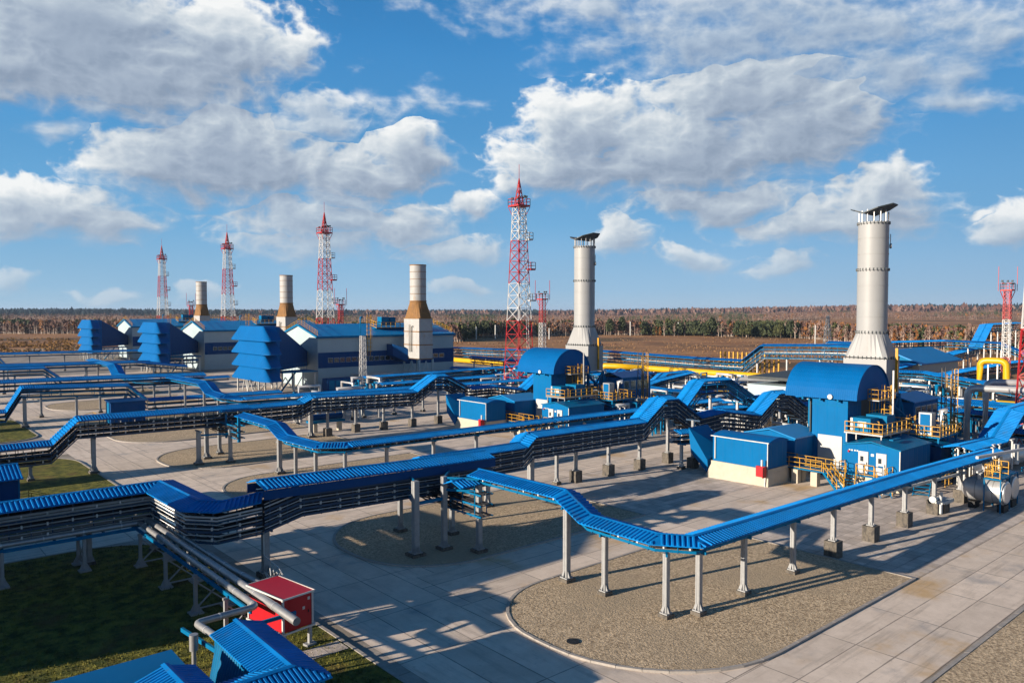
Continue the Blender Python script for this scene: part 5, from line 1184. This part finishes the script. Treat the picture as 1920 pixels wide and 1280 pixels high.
# cooler bank with fans, yellow stubs, small gabled house
t = thing('cooler_bank', (128, 62, 0), 'long grey air cooler bank with round fans behind the near barrel roof', 'air cooler')
b = MB(); b.box((118, 58, 1.5), (140, 74, 5.4)); b.build('casing', 'wall_grey', t)
b = MB(); b.slab([(118, 66, 6.8), (140, 66, 7.2), (140, 74, 7.2), (118, 74, 6.8)], .5); b.build('louvre', 'cap_dark', t)
b = MB()
for i in range(4):
    for j in range(2): b.tube([(120.5+5.5*i, 60+4*j, 5.4), (120.5+5.5*i, 60+4*j, 5.9)], 1.7, 20)
build_each(b, 'fan_ring', 'clamp_white', t)
b = MB()
for i in range(5): b.bar((119+5*i, 58, 0), (119+5*i, 58, 5), .3); b.bar((119+5*i, 58, .5), (121.5+5*i, 58, 3.4), .2)
b.build('leg', 'steel_blue', t)
for i in range(14):
    b = MB(); x = 172.5-.5*i*0; y = 114.5-1.25*i; b.bar((170, y, 0), (170, y, 7.6), .35)
    tag(b.build('yellow_stub', 'yellow'), 'yellow upright pipe stub in the row at the edge of the brown field', 'pipe stub', 'row of yellow pipe stubs')
t = thing('gabled_house', (205, 80, 0), 'small gabled building with a bright blue roof at the far right', 'building')
b = MB(); b.box((190, 74, 0), (214, 88, 5.5)); gable_end(b, 190, 190.2, 74, 88, 5.5, 8.4, 0); b.build('wall', 'offwhite', t)
b = MB(); gable_x(b, 190, 214, 74, 88, 5.6, 8.6, .3, .8); b.build('roof', 'roof_ribbed_x', t)
b = MB(); gable_end(b, 189.8, 189.95, 73.5, 88.5, 5.5, 8.5); b.build('gable_panel', 'steel_blue', t)
t = thing('tall_duct_rack', (232, 42, 0), 'tall blue hooded rack end behind the small mast at the far right', 'rack')
b = MB(); b.slab([(236, 52, 12), (236, 36, 13.4), (242, 36, 13.4), (242, 52, 12)], .5); b.loft([[(233, 56, 5), (236, 56, 5), (236, 52, 12), (235, 52, 12)], [(233, 52, 5), (236, 52, 5), (236, 48, 12), (235, 48, 12)]]); b.build('hood', 'roof_blue', t)
b = MB()
for i in range(5): b.bar((236, 50-3*i, 0), (236, 50-3*i, 12), .4); b.bar((236, 50-3*i, 3+i), (236, 47-3*i, 10), .25)
b.build('post', 'clamp_white', t)
# scattered small yard equipment: each skid a thing
GSK = 'small pipe skids in the yard'
WHERE = ['under the rack right of the nearest grey hall', 'behind the second barrel roof', 'left of the second white chimney foot', 'in front of the long yellow pipe', 'beside the bent silver pipe', 'under the racks between the towers', 'in front of the air cooler bank', 'right of the air cooler bank', 'below the yellow pipe loop', 'beside the small gabled house', 'in front of the annex windows', 'at the far right behind the silver pipes', 'beside the tall hump', 'behind the low machine housing', 'at the foot of the tallest tower', 'near the yellow stubs']
SP = [(124, 140), (118, 112), (104, 96), (138, 118), (116, 82), (108, 74), (112, 64), (142, 56), (136, 40), (176, 66), (110, 54), (128, 22), (92, 76), (106, 44), (116, 132), (150, 100)]
SP += [(146, 100), (140, 84), (134, 130), (100, 62), (120, 44), (138, 62), (156, 56), (148, 30)]
WHERE += ['before the right end of the long yellow pipe', 'beside the low rack leading to the yellow pipe', 'before the low blue rack by the long yellow pipe', 'at the foot of the peaked canopy rack', 'behind the silver pipe bends', 'beside the end of the air cooler bank', 'in front of the yellow pipe loop', 'at the right edge beyond the steel tower']
SP += [(66, 128), (60, 118), (84, 140), (98, 118), (132, 66), (120, 52)]
WHERE += ['under the rack before the nearest grey hall', 'under the distant stepped rack', 'at the foot of the nearest grey hall', 'between the second cabin and the hall stack', 'below the rack behind the tall hump', 'under the racks behind the near tower']
for i, (x, y) in enumerate(SP):
    rn = random.Random(i+50); t = thing('pipe_skid', (x, y, 0), 'skid of short pipes and valves '+WHERE[i], 'pipe skid', GSK)
    b = MB(); g_ = MB(); yl = MB()
    for j in range(13):
        px_, py_ = x+rn.uniform(-5, 5), y+rn.uniform(-6, 6); h = rn.uniform(1.2, 4.2)
        ang = rn.choice((0, 1)); L = rn.uniform(2, 6); q = (px_+L*(1-ang), py_+L*ang, h)
        (b if rn.random() < .6 else g_).tube([(px_, py_, 0), (px_, py_, h), q, (q[0], q[1], 0)], rn.uniform(.12, .3), 7)
    for j in range(20):
        px_, py_ = x+rn.uniform(-6, 6), y+rn.uniform(-6, 6); h = rn.uniform(.8, 3.6); g_.bar((px_, py_, 0), (px_, py_, h), .16); g_.cbox((px_, py_, h), (.5, .5, .4))
    rail(yl, [(x-3, y-3, rn.uniform(0, 1.5)), (x+rn.uniform(0, 3), y-3, 1)], r=.08); yl.bar((x+2, y, 0), (x+2, y, 2.4), .25)
    b.build('pipe', 'silver', t); g_.build('valve', 'clamp_white' if i % 2 else 'steel_blue', t); yl.build('railing', 'yellow', t)
# ------------------------------------------------------------------ foreground left
PS = [(7.4, 60), (16.7, 57.9)]
t = thing('pipe_bridge', (16.5, 55, 0), 'low bridge of grey insulated pipes over the lawn, ending at the red cabin', 'pipe bridge')
def bend(P, k=.8):
    P = [Vector(p) for p in P]; Q = [P[0]]
    for i in range(1, len(P)-1):
        a, c = (P[i-1]-P[i]).normalized(), (P[i+1]-P[i]).normalized(); A, B = P[i]+a*k, P[i]+c*k
        for s in (0, .25, .5, .75, 1): Q.append(A*(1-s)**2+P[i]*2*s*(1-s)+B*s*s)
    return Q+[P[-1]]
for (yl, xr, yend, r, kind) in ((60.4, 16.95, 41.6, .16, 0), (59.8, 16.4, 35.4, .21, 1), (59.2, 15.8, 0, .17, 2)):
    b = MB()
    if kind == 2: pts = [(-20, yl, 2.75), (xr, yl, 2.75), (xr, 38.4, 2.75), (12.6, 38.0, 2.85), (12.8, 35.6, 2.85)]
    elif kind == 1: pts = [(-20, yl, 2.8), (xr, yl, 2.8), (xr+.05, 37.0, 2.8), (xr+.15, 35.3, 2.7)]
    else: pts = [(-20, yl, 2.75), (xr, yl, 2.75), (xr+.1, yend+3, 2.75), (xr+.4, yend, 2.7)]
    Q = bend(pts, .35); b.tube(Q, r, 14); p = b.build('pipe_run', 'galv', t)
    b = MB()
    for q, n in along(pts, 2.4, 1.0):
        b.tube([q+Vector((.04, .0, 0)), q-Vector((.04, 0, 0))], r+.015, 12) if abs(n.y) > .5 else b.tube([q+Vector((0, .04, 0)), q-Vector((0, .04, 0))], r+.015, 12)
    b.build('joint_band', 'silver', p)
b = MB()
for (a, c) in (((-20, 60.6, 2.45), (17.2, 60.6, 2.45)), ((-20, 58.9, 2.45), (15.6, 58.9, 2.45)), ((17.2, 60.6, 2.45), (17.2, 42, 2.45)), ((15.5, 59, 2.45), (15.6, 38.6, 2.45))): b.bar(a, c, .1, .22)
for q, n in along([(-20, 59.7, 2.45), (16.3, 59.7, 2.45), (16.4, 40, 2.45)], 3, .5): b.bar(q-n*.95, q+n*.95, .1, .12)
b.bar((12.2, 38.8, 2.4), (12.8, 33.5, 2.4), .12, .2); b.bar((15.2, 36.9, 2.45), (17.3, 37.0, 2.45), .12, .18); b.bar((15.6, 36.9, .1), (15.6, 36.9, 2.4), .14)
b.build('beam', 'steel_blue', t)
for (x, y) in ((-8, 59.8), (-1, 59.8), (7.4, 59.8), (12.2, 60.0), (16.35, 57.6), (16.35, 52.0), (16.35, 46.4), (16.35, 41.6)):
    al = y > 59; d = Vector((0, 1, 0)) if al else Vector((1, 0, 0)); o = Vector((x, y, 0)); b = MB(); f = MB()
    for s in (-1, 1):
        q = o+d*s*.95; b.bar(q, q+Vector((0, 0, 2.3)), .2); b.bar(q+Vector((-.28, 0, .18)), q+Vector((.28, 0, .18)), .4, .05); f.cbox(q+Vector((0, 0, .1)), (.75, .75, .14))
        b.loft([[q+Vector((-.4, -.02, .14)), q+Vector((.4, -.02, .14)), q+Vector((0, -.02, .9))], [q+Vector((-.4, .02, .14)), q+Vector((.4, .02, .14)), q+Vector((0, .02, .9))]])
    b.bar(o-d*.95+Vector((0, 0, .35)), o+d*.95+Vector((0, 0, 2.0)), .08); b.bar(o+d*.95+Vector((0, 0, .35)), o-d*.95+Vector((0, 0, 2.0)), .08); b.bar(o-d*1.1+Vector((0, 0, 2.33)), o+d*1.1+Vector((0, 0, 2.33)), .14)
    b.bar(o-d*.95+Vector((0, 0, .35)), o+d*.95+Vector((0, 0, .35)), .08)
    s_ = b.build('support', 'grey_steel', t); f.build('footing', 'kerb', s_)
t = thing('vent_post', (11.9, 36.4, 0), 'short silver vent pipe with a capped top beside the nearest blue roofs', 'vent pipe')
b = MB(); b.tube([(12.0, 36.5, 0), (12.0, 36.5, 2.6)], .11, 12); b.build('pipe', 'galv', t)
b = MB(); b.tube([(12.0, 36.5, 2.2), (12.0, 36.5, 2.95)], .2, 14); b.build('cap', 'galv', t)
b = MB(); b.tube([(12.0, 36.5, .15), (12.0, 36.5, .25)], .3, 12); b.tube([(12.3, 36.9, .1), (12.3, 36.9, .5)], .16, 10); b.build('flange', 'galv', t)
# red cabin
t = thing('red_cabin', (17.5, 39.5, 0), 'red metal cabin with white edges on short legs by the road', 'cabin')
x0, x1, y0, y1, z0, z1 = 16.6, 18.4, 37.75, 41.0, 1.25, 3.0
b = MB(); b.box((x0, y0, z0), (x1, y1, z1)); b.build('wall', 'red', t)
b = MB(); b.slab([(x0-.08, y0-.12, z1+.06), (x1+.08, y0-.12, z1+.06), (x1+.08, y1+.1, z1+.08), (x0-.08, y1+.1, z1+.08)], .06); b.build('roof', 'red', t)
b = MB()
for x in (x0, x1):
    for y in (y0, y1): b.box((x-.05, y-.05, z0-.05), (x+.05, y+.05, z1))
for z in (z0-.03, z1+.05):
    b.bar((x0-.09, y0-.13, z), (x1+.09, y0-.13, z), .05, .09); b.bar((x0-.09, y1+.1, z), (x1+.09, y1+.1, z), .05, .09); b.bar((x0-.09, y0-.13, z), (x0-.09, y1+.1, z), .05, .09); b.bar((x1+.09, y0-.13, z), (x1+.09, y1+.1, z), .05, .09)
b.build('edge_trim', 'clamp_white', t)
b = MB()
for x in (x0+.1, x1-.1):
    for y in (y0+.1, y1-.1): b.box((x-.09, y-.09, .1), (x+.09, y+.09, z0-.08)); b.box((x-.3, y-.2, .08), (x+.3, y+.2, .2))
b.build('leg', 'grey_steel', t)
b = MB(); b.box((x1-.30, y0-.03, z1-.38), (x1-.16, y0-.005, z1-.22)); b.box((x1-.62, y0-.03, z1-.82), (x1-.48, y0-.005, z1-.66)); build_each(b, 'sign', 'clamp_white', t)
b = MB(); b.box((x0+.35, y0-.02, z0+.1), (x1-.15, y0-.003, z1-.12)); d = b.build('door', 'red', t)
b = MB(); b.box((x1-.28, y0-.06, z0+.7), (x1-.24, y0-.02, z0+.85)); b.build('handle', 'black', d)
t.rotation_euler.z = R(9)
b = MB(); b.tube(bend([(21.0, 49.7, 3.0), (21.0, 49.7, 1.6), (18.9, 42.6, 3.0), (18.4, 41.0, 3.15)], .3), .045, 6)
for i in range(4): b.tube([(17.8+.2*i, 41.2, 3.15+.02*i), (18.1+.2*i, 42.0, 3.3-.15*i), (19, 43.6, 2.0-.3*i), (20.9, 49.4, .6)], .03, 5)
tag(b.build('conduit', 'clamp_white'), 'thin white conduit leading from the bridge column to the red cabin', 'conduit')
t = thing('yellow_gate', (18.8, 45, 0), 'small yellow handrail in the grass behind the red cabin', 'handrail')
b = MB(); rail(b, [(18.4, 43.2, .1), (19.3, 44.0, .1), (18.6, 46.0, .1)], h=1.3, post=.9, r=.06); b.build('rail', 'yellow', t)
b = MB(); b.tube(bend([(19.6, 43.3, .1), (19.6, 43.3, 1.4), (19.2, 43.3, 1.4)], .15), .05, 7); b.build('blue_pipe', 'steel_blue', t)
# nearest blue roofs at the lower edge
t = thing('roofed_rack', (13, 33, 0), 'nearest ribbed blue gable roof at the lower edge beside the red cabin', 'roofed rack', 'blue roofs at the lower edge')
roof_mesh([(13.6, 35.5, 3.5), (13.5, 29.3, 3.5), (5, 29.1, 3.5)], 1.22, .36, pitch=.21).build('roof', 'roof_blue', t)
b = MB()
for x, y in ((12.6, 35.2), (14.5, 35.2), (14.5, 32), (14.5, 28.6), (9, 28.4)): b.bar((x, y, 0), (x, y, 3.1), .16)
b.bar((12.5, 35.4, 3.05), (12.5, 29.8, 3.05), .1, .16); b.bar((14.6, 35.4, 3.05), (14.6, 28.6, 3.05), .1, .16); b.build('frame', 'steel_blue', t)
b = MB(); b.slab([(12.5, 34.9, 3.0), (11.7, 34.2, .6), (11.6, 30.6, .6), (12.45, 30.6, 3.0)], .06)
for k in range(16): q = k/16; b.bar((12.5-.05*q, 34.85-4.2*q, 3.04), (11.7-.1*q, 34.15-3.5*q, .64), .08, .05)
b.build('side_panel', 'steel_blue', t)
b = MB(); b.box((12.7, 29.9, .2), (14.3, 34.8, 3.0)); b.build('inner_wall', 'navy_ribbed', t)
t = thing('flat_roofed_shed', (5, 33, 0), 'shed with a plain flat blue roof at the lower left', 'shed', 'blue roofs at the lower edge')
b = MB(); b.box((-6, 30.9, 0), (10.1, 34.3, 3.1)); b.build('wall', 'navy_ribbed', t)
b = MB(); b.slab([(-6.2, 30.7, 3.30), (10.4, 30.7, 3.30), (10.4, 34.5, 3.38), (-6.2, 34.5, 3.38)], .22); b.build('roof', 'panel_blue', t)
t = thing('roofed_rack', (9, 31, 0), 'small ribbed blue roof lying against the flat-roofed shed at the lower edge', 'roofed rack', 'blue roofs at the lower edge')
roof_mesh([(9.45, 32.3, 3.75), (9.55, 27, 3.75)], 1.15, .35, pitch=.21).build('roof', 'roof_blue', t)
b = MB(); b.bar((9.45, 31.5, 3.5), (9.5, 27.5, 3.5), .1, .2); b.build('frame', 'steel_blue', t)
# unseen buildings added left of the view to shade the lawn and the road
def plain_building(x0, y0, x1, y1, h, label):
    t = thing('shade_workshop', ((x0+x1)/2, (y0+y1)/2, 0), label, 'building')
    b = MB(); b.box((x0, y0, 0), (x1, y1, h)); gable_end(b, x1-.2, x1, y0, y1, h, h+1.4); gable_end(b, x0, x0+.2, y0, y1, h, h+1.4); b.build('wall', 'wall_grey_ribbed', t)
    b = MB(); gable_x(b, x0, x1, y0, y1, h+.05, h+1.5, .2, .3); b.build('roof', 'roof_ribbed_x', t)
    for i in range(4):
        y = y0+(y1-y0)*(i+.5)/4; b = MB(); b.box((x1, y-.8, 1.4), (x1+.05, y+.8, 3)); f = b.build('window', 'clamp_white', t)
        b = MB(); b.box((x1+.05, y-.7, 1.5), (x1+.08, y+.7, 2.9)); b.build('pane', 'glass', f)
for a in SHADE_WORKSHOPS: plain_building(*a)
# ------------------------------------------------------------------ vegetation
def twig_crown(b, x, y, z0, z1, r, rn, n, m, dome=False):
    for i in range(n):
        s = rn.random(); z = z0+(z1-z0)*s; rr = r*math.sqrt(max(.04, 1-(1.5*s-.55)**2)) if dome else r*(1-.75*s**1.5)*(.5+.5*min(1, s*4)); a = rn.uniform(0, 6.283); q = rr*math.sqrt(rn.random())
        cx_, cy_ = x+q*math.cos(a), y+q*math.sin(a); d = rn.uniform(.5, 1.0)*r*(.30 if dome else .42); a2 = rn.uniform(0, 6.283); ux, uy = math.cos(a2)*d, math.sin(a2)*d; zz = rn.uniform(.5, 1.3)*d
        b.add([(cx_-ux, cy_-uy, z-zz*.5), (cx_+ux*.6, cy_+uy*.6, z-zz*.3), (cx_+ux*.2, cy_+uy*.2, z+zz)], [(0, 1, 2)], m)
def make_birch(label, seed, h=14, kind='birch'):
    rn = random.Random(seed); t = thing('birch_tree', (0, 0, 0), label, 'tree', 'trees along the far edge of the field')
    b = MB(); b.tube([(0, 0, 0), (rn.uniform(-.3, .3), rn.uniform(-.3, .3), h*.45), (rn.uniform(-.5, .5), rn.uniform(-.5, .5), h*.9)], .30, 6, r2=.10)
    for i in range(16):
        z = h*rn.uniform(.3, .85); a = rn.uniform(0, 6.28); L = h*rn.uniform(.10, .22)*(1.15-z/h); b.tube([(0, 0, z), (math.cos(a)*L*.6, math.sin(a)*L*.6, z+L*.7), (math.cos(a)*L, math.sin(a)*L, z+L*1.6)], .09, 4, r2=.03)
    b.build('trunk', 'bark', t)
    b = MB(); twig_crown(b, 0, 0, h*.4, h, h*.15, rn, 60, 0); b.build('crown', 'twig_pale', t)
    return t
def make_conifer(label, seed, h=14, m='pine', nm='pine_tree', r=.2):
    rn = random.Random(seed); t = thing(nm, (0, 0, 0), label, 'tree', 'trees along the far edge of the field')
    b = MB(); b.tube([(0, 0, 0), (0, 0, h*.9)], .25, 6, r2=.06); b.build('trunk', 'bark_dark', t)
    b = MB(); twig_crown(b, 0, 0, h*(.28 if m != 'larch' else .1), h, h*(.27 if m != 'larch' else .2), rn, 520, 0, m != 'larch'); b.build('crown', m, t)
    return t
def pos(px, yb):
    d = 26100/(yb-582); lat = (px-960)/1450*d; return (.6547*d+.7559*lat, .7559*d-.6547*lat)
# base line of the near tree belt in the photo: left to right
def belt_y(px):
    pts = [(-100, 626), (140, 626), (700, 640), (860, 641), (900, 632), (1130, 628), (1300, 630), (1500, 634), (1700, 652), (1800, 664), (2000, 664)]
    for (a, ya), (c, yc) in zip(pts, pts[1:]):
        if px <= c: return ya+(yc-ya)*(px-a)/(c-a)
    return 664
protos = [make_birch('birch', 1, 11), make_birch('birch', 2, 10), make_birch('birch', 3, 12.5), make_conifer('pine', 4, 11), make_conifer('pine', 5, 10, 'pine_pale'), make_conifer('pine', 6, 7, 'larch', 'larch_tree', .2)]
rn = random.Random(11); idx = 0; used = {}
ZONES = [(862, 985, [3, 3, 4, 0, 1]), (1000, 1060, [0, 1, 5, 4]), (1125, 1230, [0, 1, 3, 0]), (1230, 1420, [3, 4, 0, 1, 5, 1, 4, 0, 3]), (1420, 1520, [3, 4, 0, 5, 1]), (1520, 1600, [0, 1, 4, 5]), (1670, 1960, [0, 2, 1, 0, 2, 5])]
def side(px):
    marks = [(620, 'left of the nearest hall'), (975, 'between nearest hall and tallest tower'), (1095, 'between tallest tower and second chimney'), (1420, 'right of the second chimney'), (1600, 'just left of the near chimney'), (1690, 'just right of the near chimney'), (1885, 'between grey pylon and small mast'), (3000, 'at the right edge behind the small mast')]
    for m, s in marks:
        if px < m: return s
ORD = ['first', 'second', 'third', 'fourth', 'fifth', 'sixth', 'seventh', 'eighth', 'ninth', 'tenth', 'eleventh', 'twelfth']
cnt = {}; spots = []
for (a, c, ks) in ZONES:
    n = int((c-a)/6.5)
    for i in range(n):
        px = a+(c-a)*(i+rn.random())/n; spots.append((px, belt_y(px)+rn.uniform(-2.2, .8), rn.choice(ks)))
spots.sort()
KN = ['slender bare birch', 'thin bare birch', 'tall bare birch', 'dark green pine', 'lighter green pine', 'orange larch']
for px, yb, k in spots:
    x, y = pos(px, yb); o = protos[k]; s = rn.uniform(.72, 1.12)
    lab = ('big ' if s > .99 else 'small ' if s < .85 else 'middling ')+KN[k]+' in the far belt, '+side(px)
    if k in used: o = dup(protos[k], (0, 0, 0), lab, parent=None)
    used[k] = 1; o['label'] = lab
    o.location = (x, y, 0); o.rotation_euler.z = rn.uniform(0, 6.28); o.scale = (s, s, s*rn.uniform(.9, 1.1))
# forest masses behind
def forest(name, label, n, sampler, mats, hr, seed, cards=14, trunks=.3, cs=(.05, .12)):
    rn = random.Random(seed); b = MB()
    for i in range(n):
        s = sampler(rn)
        if s is None: continue
        x, y, k = s; z = terr_h(x, y); h = rn.uniform(*hr)*(1.45 if k == 99 else 1)
        c = cards if k not in (2,) else int(cards*1.3)
        for j in range(int(c*(.75 if k in (0, 1) else 1.5))):
            q = rn.random(); rr = h*.30*(math.sqrt(max(.05, 1-(1.5*q-.5)**2))); a = rn.uniform(0, 6.283); d = h*rn.uniform(*cs); a2 = rn.uniform(0, 6.283)
            cx_, cy_ = x+rr*math.cos(a)*rn.random(), y+rr*math.sin(a)*rn.random(); zz = z+h*(.18+.82*q)
            b.add([(cx_-math.cos(a2)*d, cy_-math.sin(a2)*d, zz-d*.8), (cx_+math.cos(a2)*d, cy_+math.sin(a2)*d, zz-d*.5), (cx_, cy_, zz+d*rn.uniform(.5, 1.2))], [(0, 1, 2)], k)
        if k in (0, 1, 3):
            for q in range(int(trunks*6*rn.random()+.5)):
                w = rn.uniform(.10, .2); xx, yy = x+rn.uniform(-2.5, 2.5), y+rn.uniform(-2.5, 2.5); hh = h*rn.uniform(.7, 1.05); lx = rn.uniform(-.5, .5)
                b.add([(xx-w*math.sin(AZ), yy+w*math.cos(AZ), z), (xx+w*math.sin(AZ), yy-w*math.cos(AZ), z), (xx+lx*math.sin(AZ), yy-lx*math.cos(AZ), z+hh)], [(0, 1, 2)], 5)
    o = b.build(name, mats); return tag(o, label, 'woodland', kind='stuff')
FM = ['twig', 'twig_pale', 'pine', 'larch', 'pine_pale', 'bark']
def s1(rn):       # belt right behind the single trees
    px = rn.uniform(-150, 2080); yb = belt_y(px)-rn.random()*(9 if px < 1500 else 9+12*(px-1500)/400)
    if yb < 594: return None
    x, y = pos(px, yb); q = mnoise.noise(Vector((px/70, yb/7, 1)))
    pine = q > .12 or (1225 < px < 1500 and q > -.25) or (860 < px < 900 and q > -.2)
    if 0 < px < 380: pine = q > .25
    k = (2 if rn.random() < .7 else 4) if pine else (0 if rn.random() < .50 else 1 if rn.random() < .72 else 3)
    if px > 1500 and rn.random() < .15: k = 3
    return x, y, k
forest('birch_wood', 'wide belt of bare birches and pines behind the field', 7500, s1, FM, (6.5, 10.5), 21, cards=24, trunks=.9)
def s2(rn):
    px = rn.uniform(-200, 2120); yb = 585+rn.random()**1.1*20
    if px > 1000: yb -= 0
    if yb > belt_y(px)-9: return None
    x, y = pos(px, yb); q = mnoise.noise(Vector((px/160, yb/2.6, 5)))
    if q < -.26: return None
    k = (2 if rn.random() < .8 else 4) if q > .24 else (0 if rn.random() < .6 else 1 if rn.random() < .85 else 3)
    return x, y, k
forest('distant_wood', 'patches of distant brown and dark green forest towards the horizon', 15000, s2, FM, (6, 10), 22, cards=11, trunks=.25)
def s3(rn):
    off = rn.uniform(-38, 38); r = rn.uniform(2600, 6600); a = AZ-R(off); x, y = r*math.cos(a), r*math.sin(a)
    q = mnoise.noise(Vector((x/900, y/900, 9)))
    k = 6 if (q > -.3 if off < 2 else q > .2) else (0 if rn.random() < .7 else 1)
    return x, y, k
forest('horizon_forest', 'dark forest line along the whole horizon', 16000, s3, FM[:5]+['bark', 'hill_green'], (10, 15), 23, cards=4, trunks=0, cs=(.45, .9))
# golden shrubs at the far left and dry tufts
def shrubs():
    rn = random.Random(31); b = MB()
    for i in range(1500):
        px = rn.uniform(-80, 190); yb = rn.uniform(636, 664); x, y = pos(px, yb)
        if mnoise.noise(Vector((x/22, y/22, 2))) < .05: continue
        h = rn.uniform(.5, 1.5)
        for j in range(12):
            a = rn.uniform(0, 6.28); q = h*.8*rn.random(); cx_, cy_, cz_ = x+q*math.cos(a), y+q*math.sin(a), h*rn.random()*.9; d = .35*h
            a2 = rn.uniform(0, 6.28); b.add([(cx_-d*math.cos(a2), cy_-d*math.sin(a2), max(0, cz_-.2*d)), (cx_+d*math.cos(a2), cy_+d*math.sin(a2), max(0, cz_-.1*d)), (cx_, cy_, cz_+d)], [(0, 1, 2)], 0 if rn.random() < .6 else 1)
    tag(b.build('golden_shrubs', ['shrub_gold', 'meadow_stem']), 'golden autumn shrubs on the field at the far left', 'shrubs', kind='stuff')
    b = MB()
    for i in range(9000):
        px = rn.uniform(820, 2000); yb = rn.uniform(belt_y(px)-1, 682)
        x, y = pos(px, yb)
        if x < 186 and y < 420 and x > -60: continue
        if mnoise.noise(Vector((x/25, y/25, 7))) < .0: continue
        h = rn.uniform(.25, .7); d = h*.6; a2 = rn.uniform(0, 6.28)
        b.add([(x-d*math.cos(a2), y-d*math.sin(a2), 0), (x+d*math.cos(a2), y+d*math.sin(a2), 0), (x+.1, y, h)], [(0, 1, 2)], 1)
    tag(b.build('dry_grass', ['shrub_gold', 'meadow_stem']), 'dry brown grass tufts on the open field', 'grass', kind='stuff')
shrubs()

# autumn air: pale even haze round everything
b = MB(); b.box((-16000, -16000, -45), (16000, 16000, 62)); hz = b.build('haze', [])
m = bpy.data.materials.new('air'); m.use_nodes = True; t = m.node_tree; t.nodes.clear()
v = t.nodes.new('ShaderNodeVolumePrincipled'); v.inputs['Color'].default_value = (.55, .74, 1., 1); v.inputs['Density'].default_value = .000055; v.inputs['Anisotropy'].default_value = .1
o = t.nodes.new('ShaderNodeOutputMaterial'); t.links.new(v.outputs[0], o.inputs['Volume']); hz.data.materials.append(m)
tag(hz, 'thin pale haze over the plain', 'haze', kind='stuff')
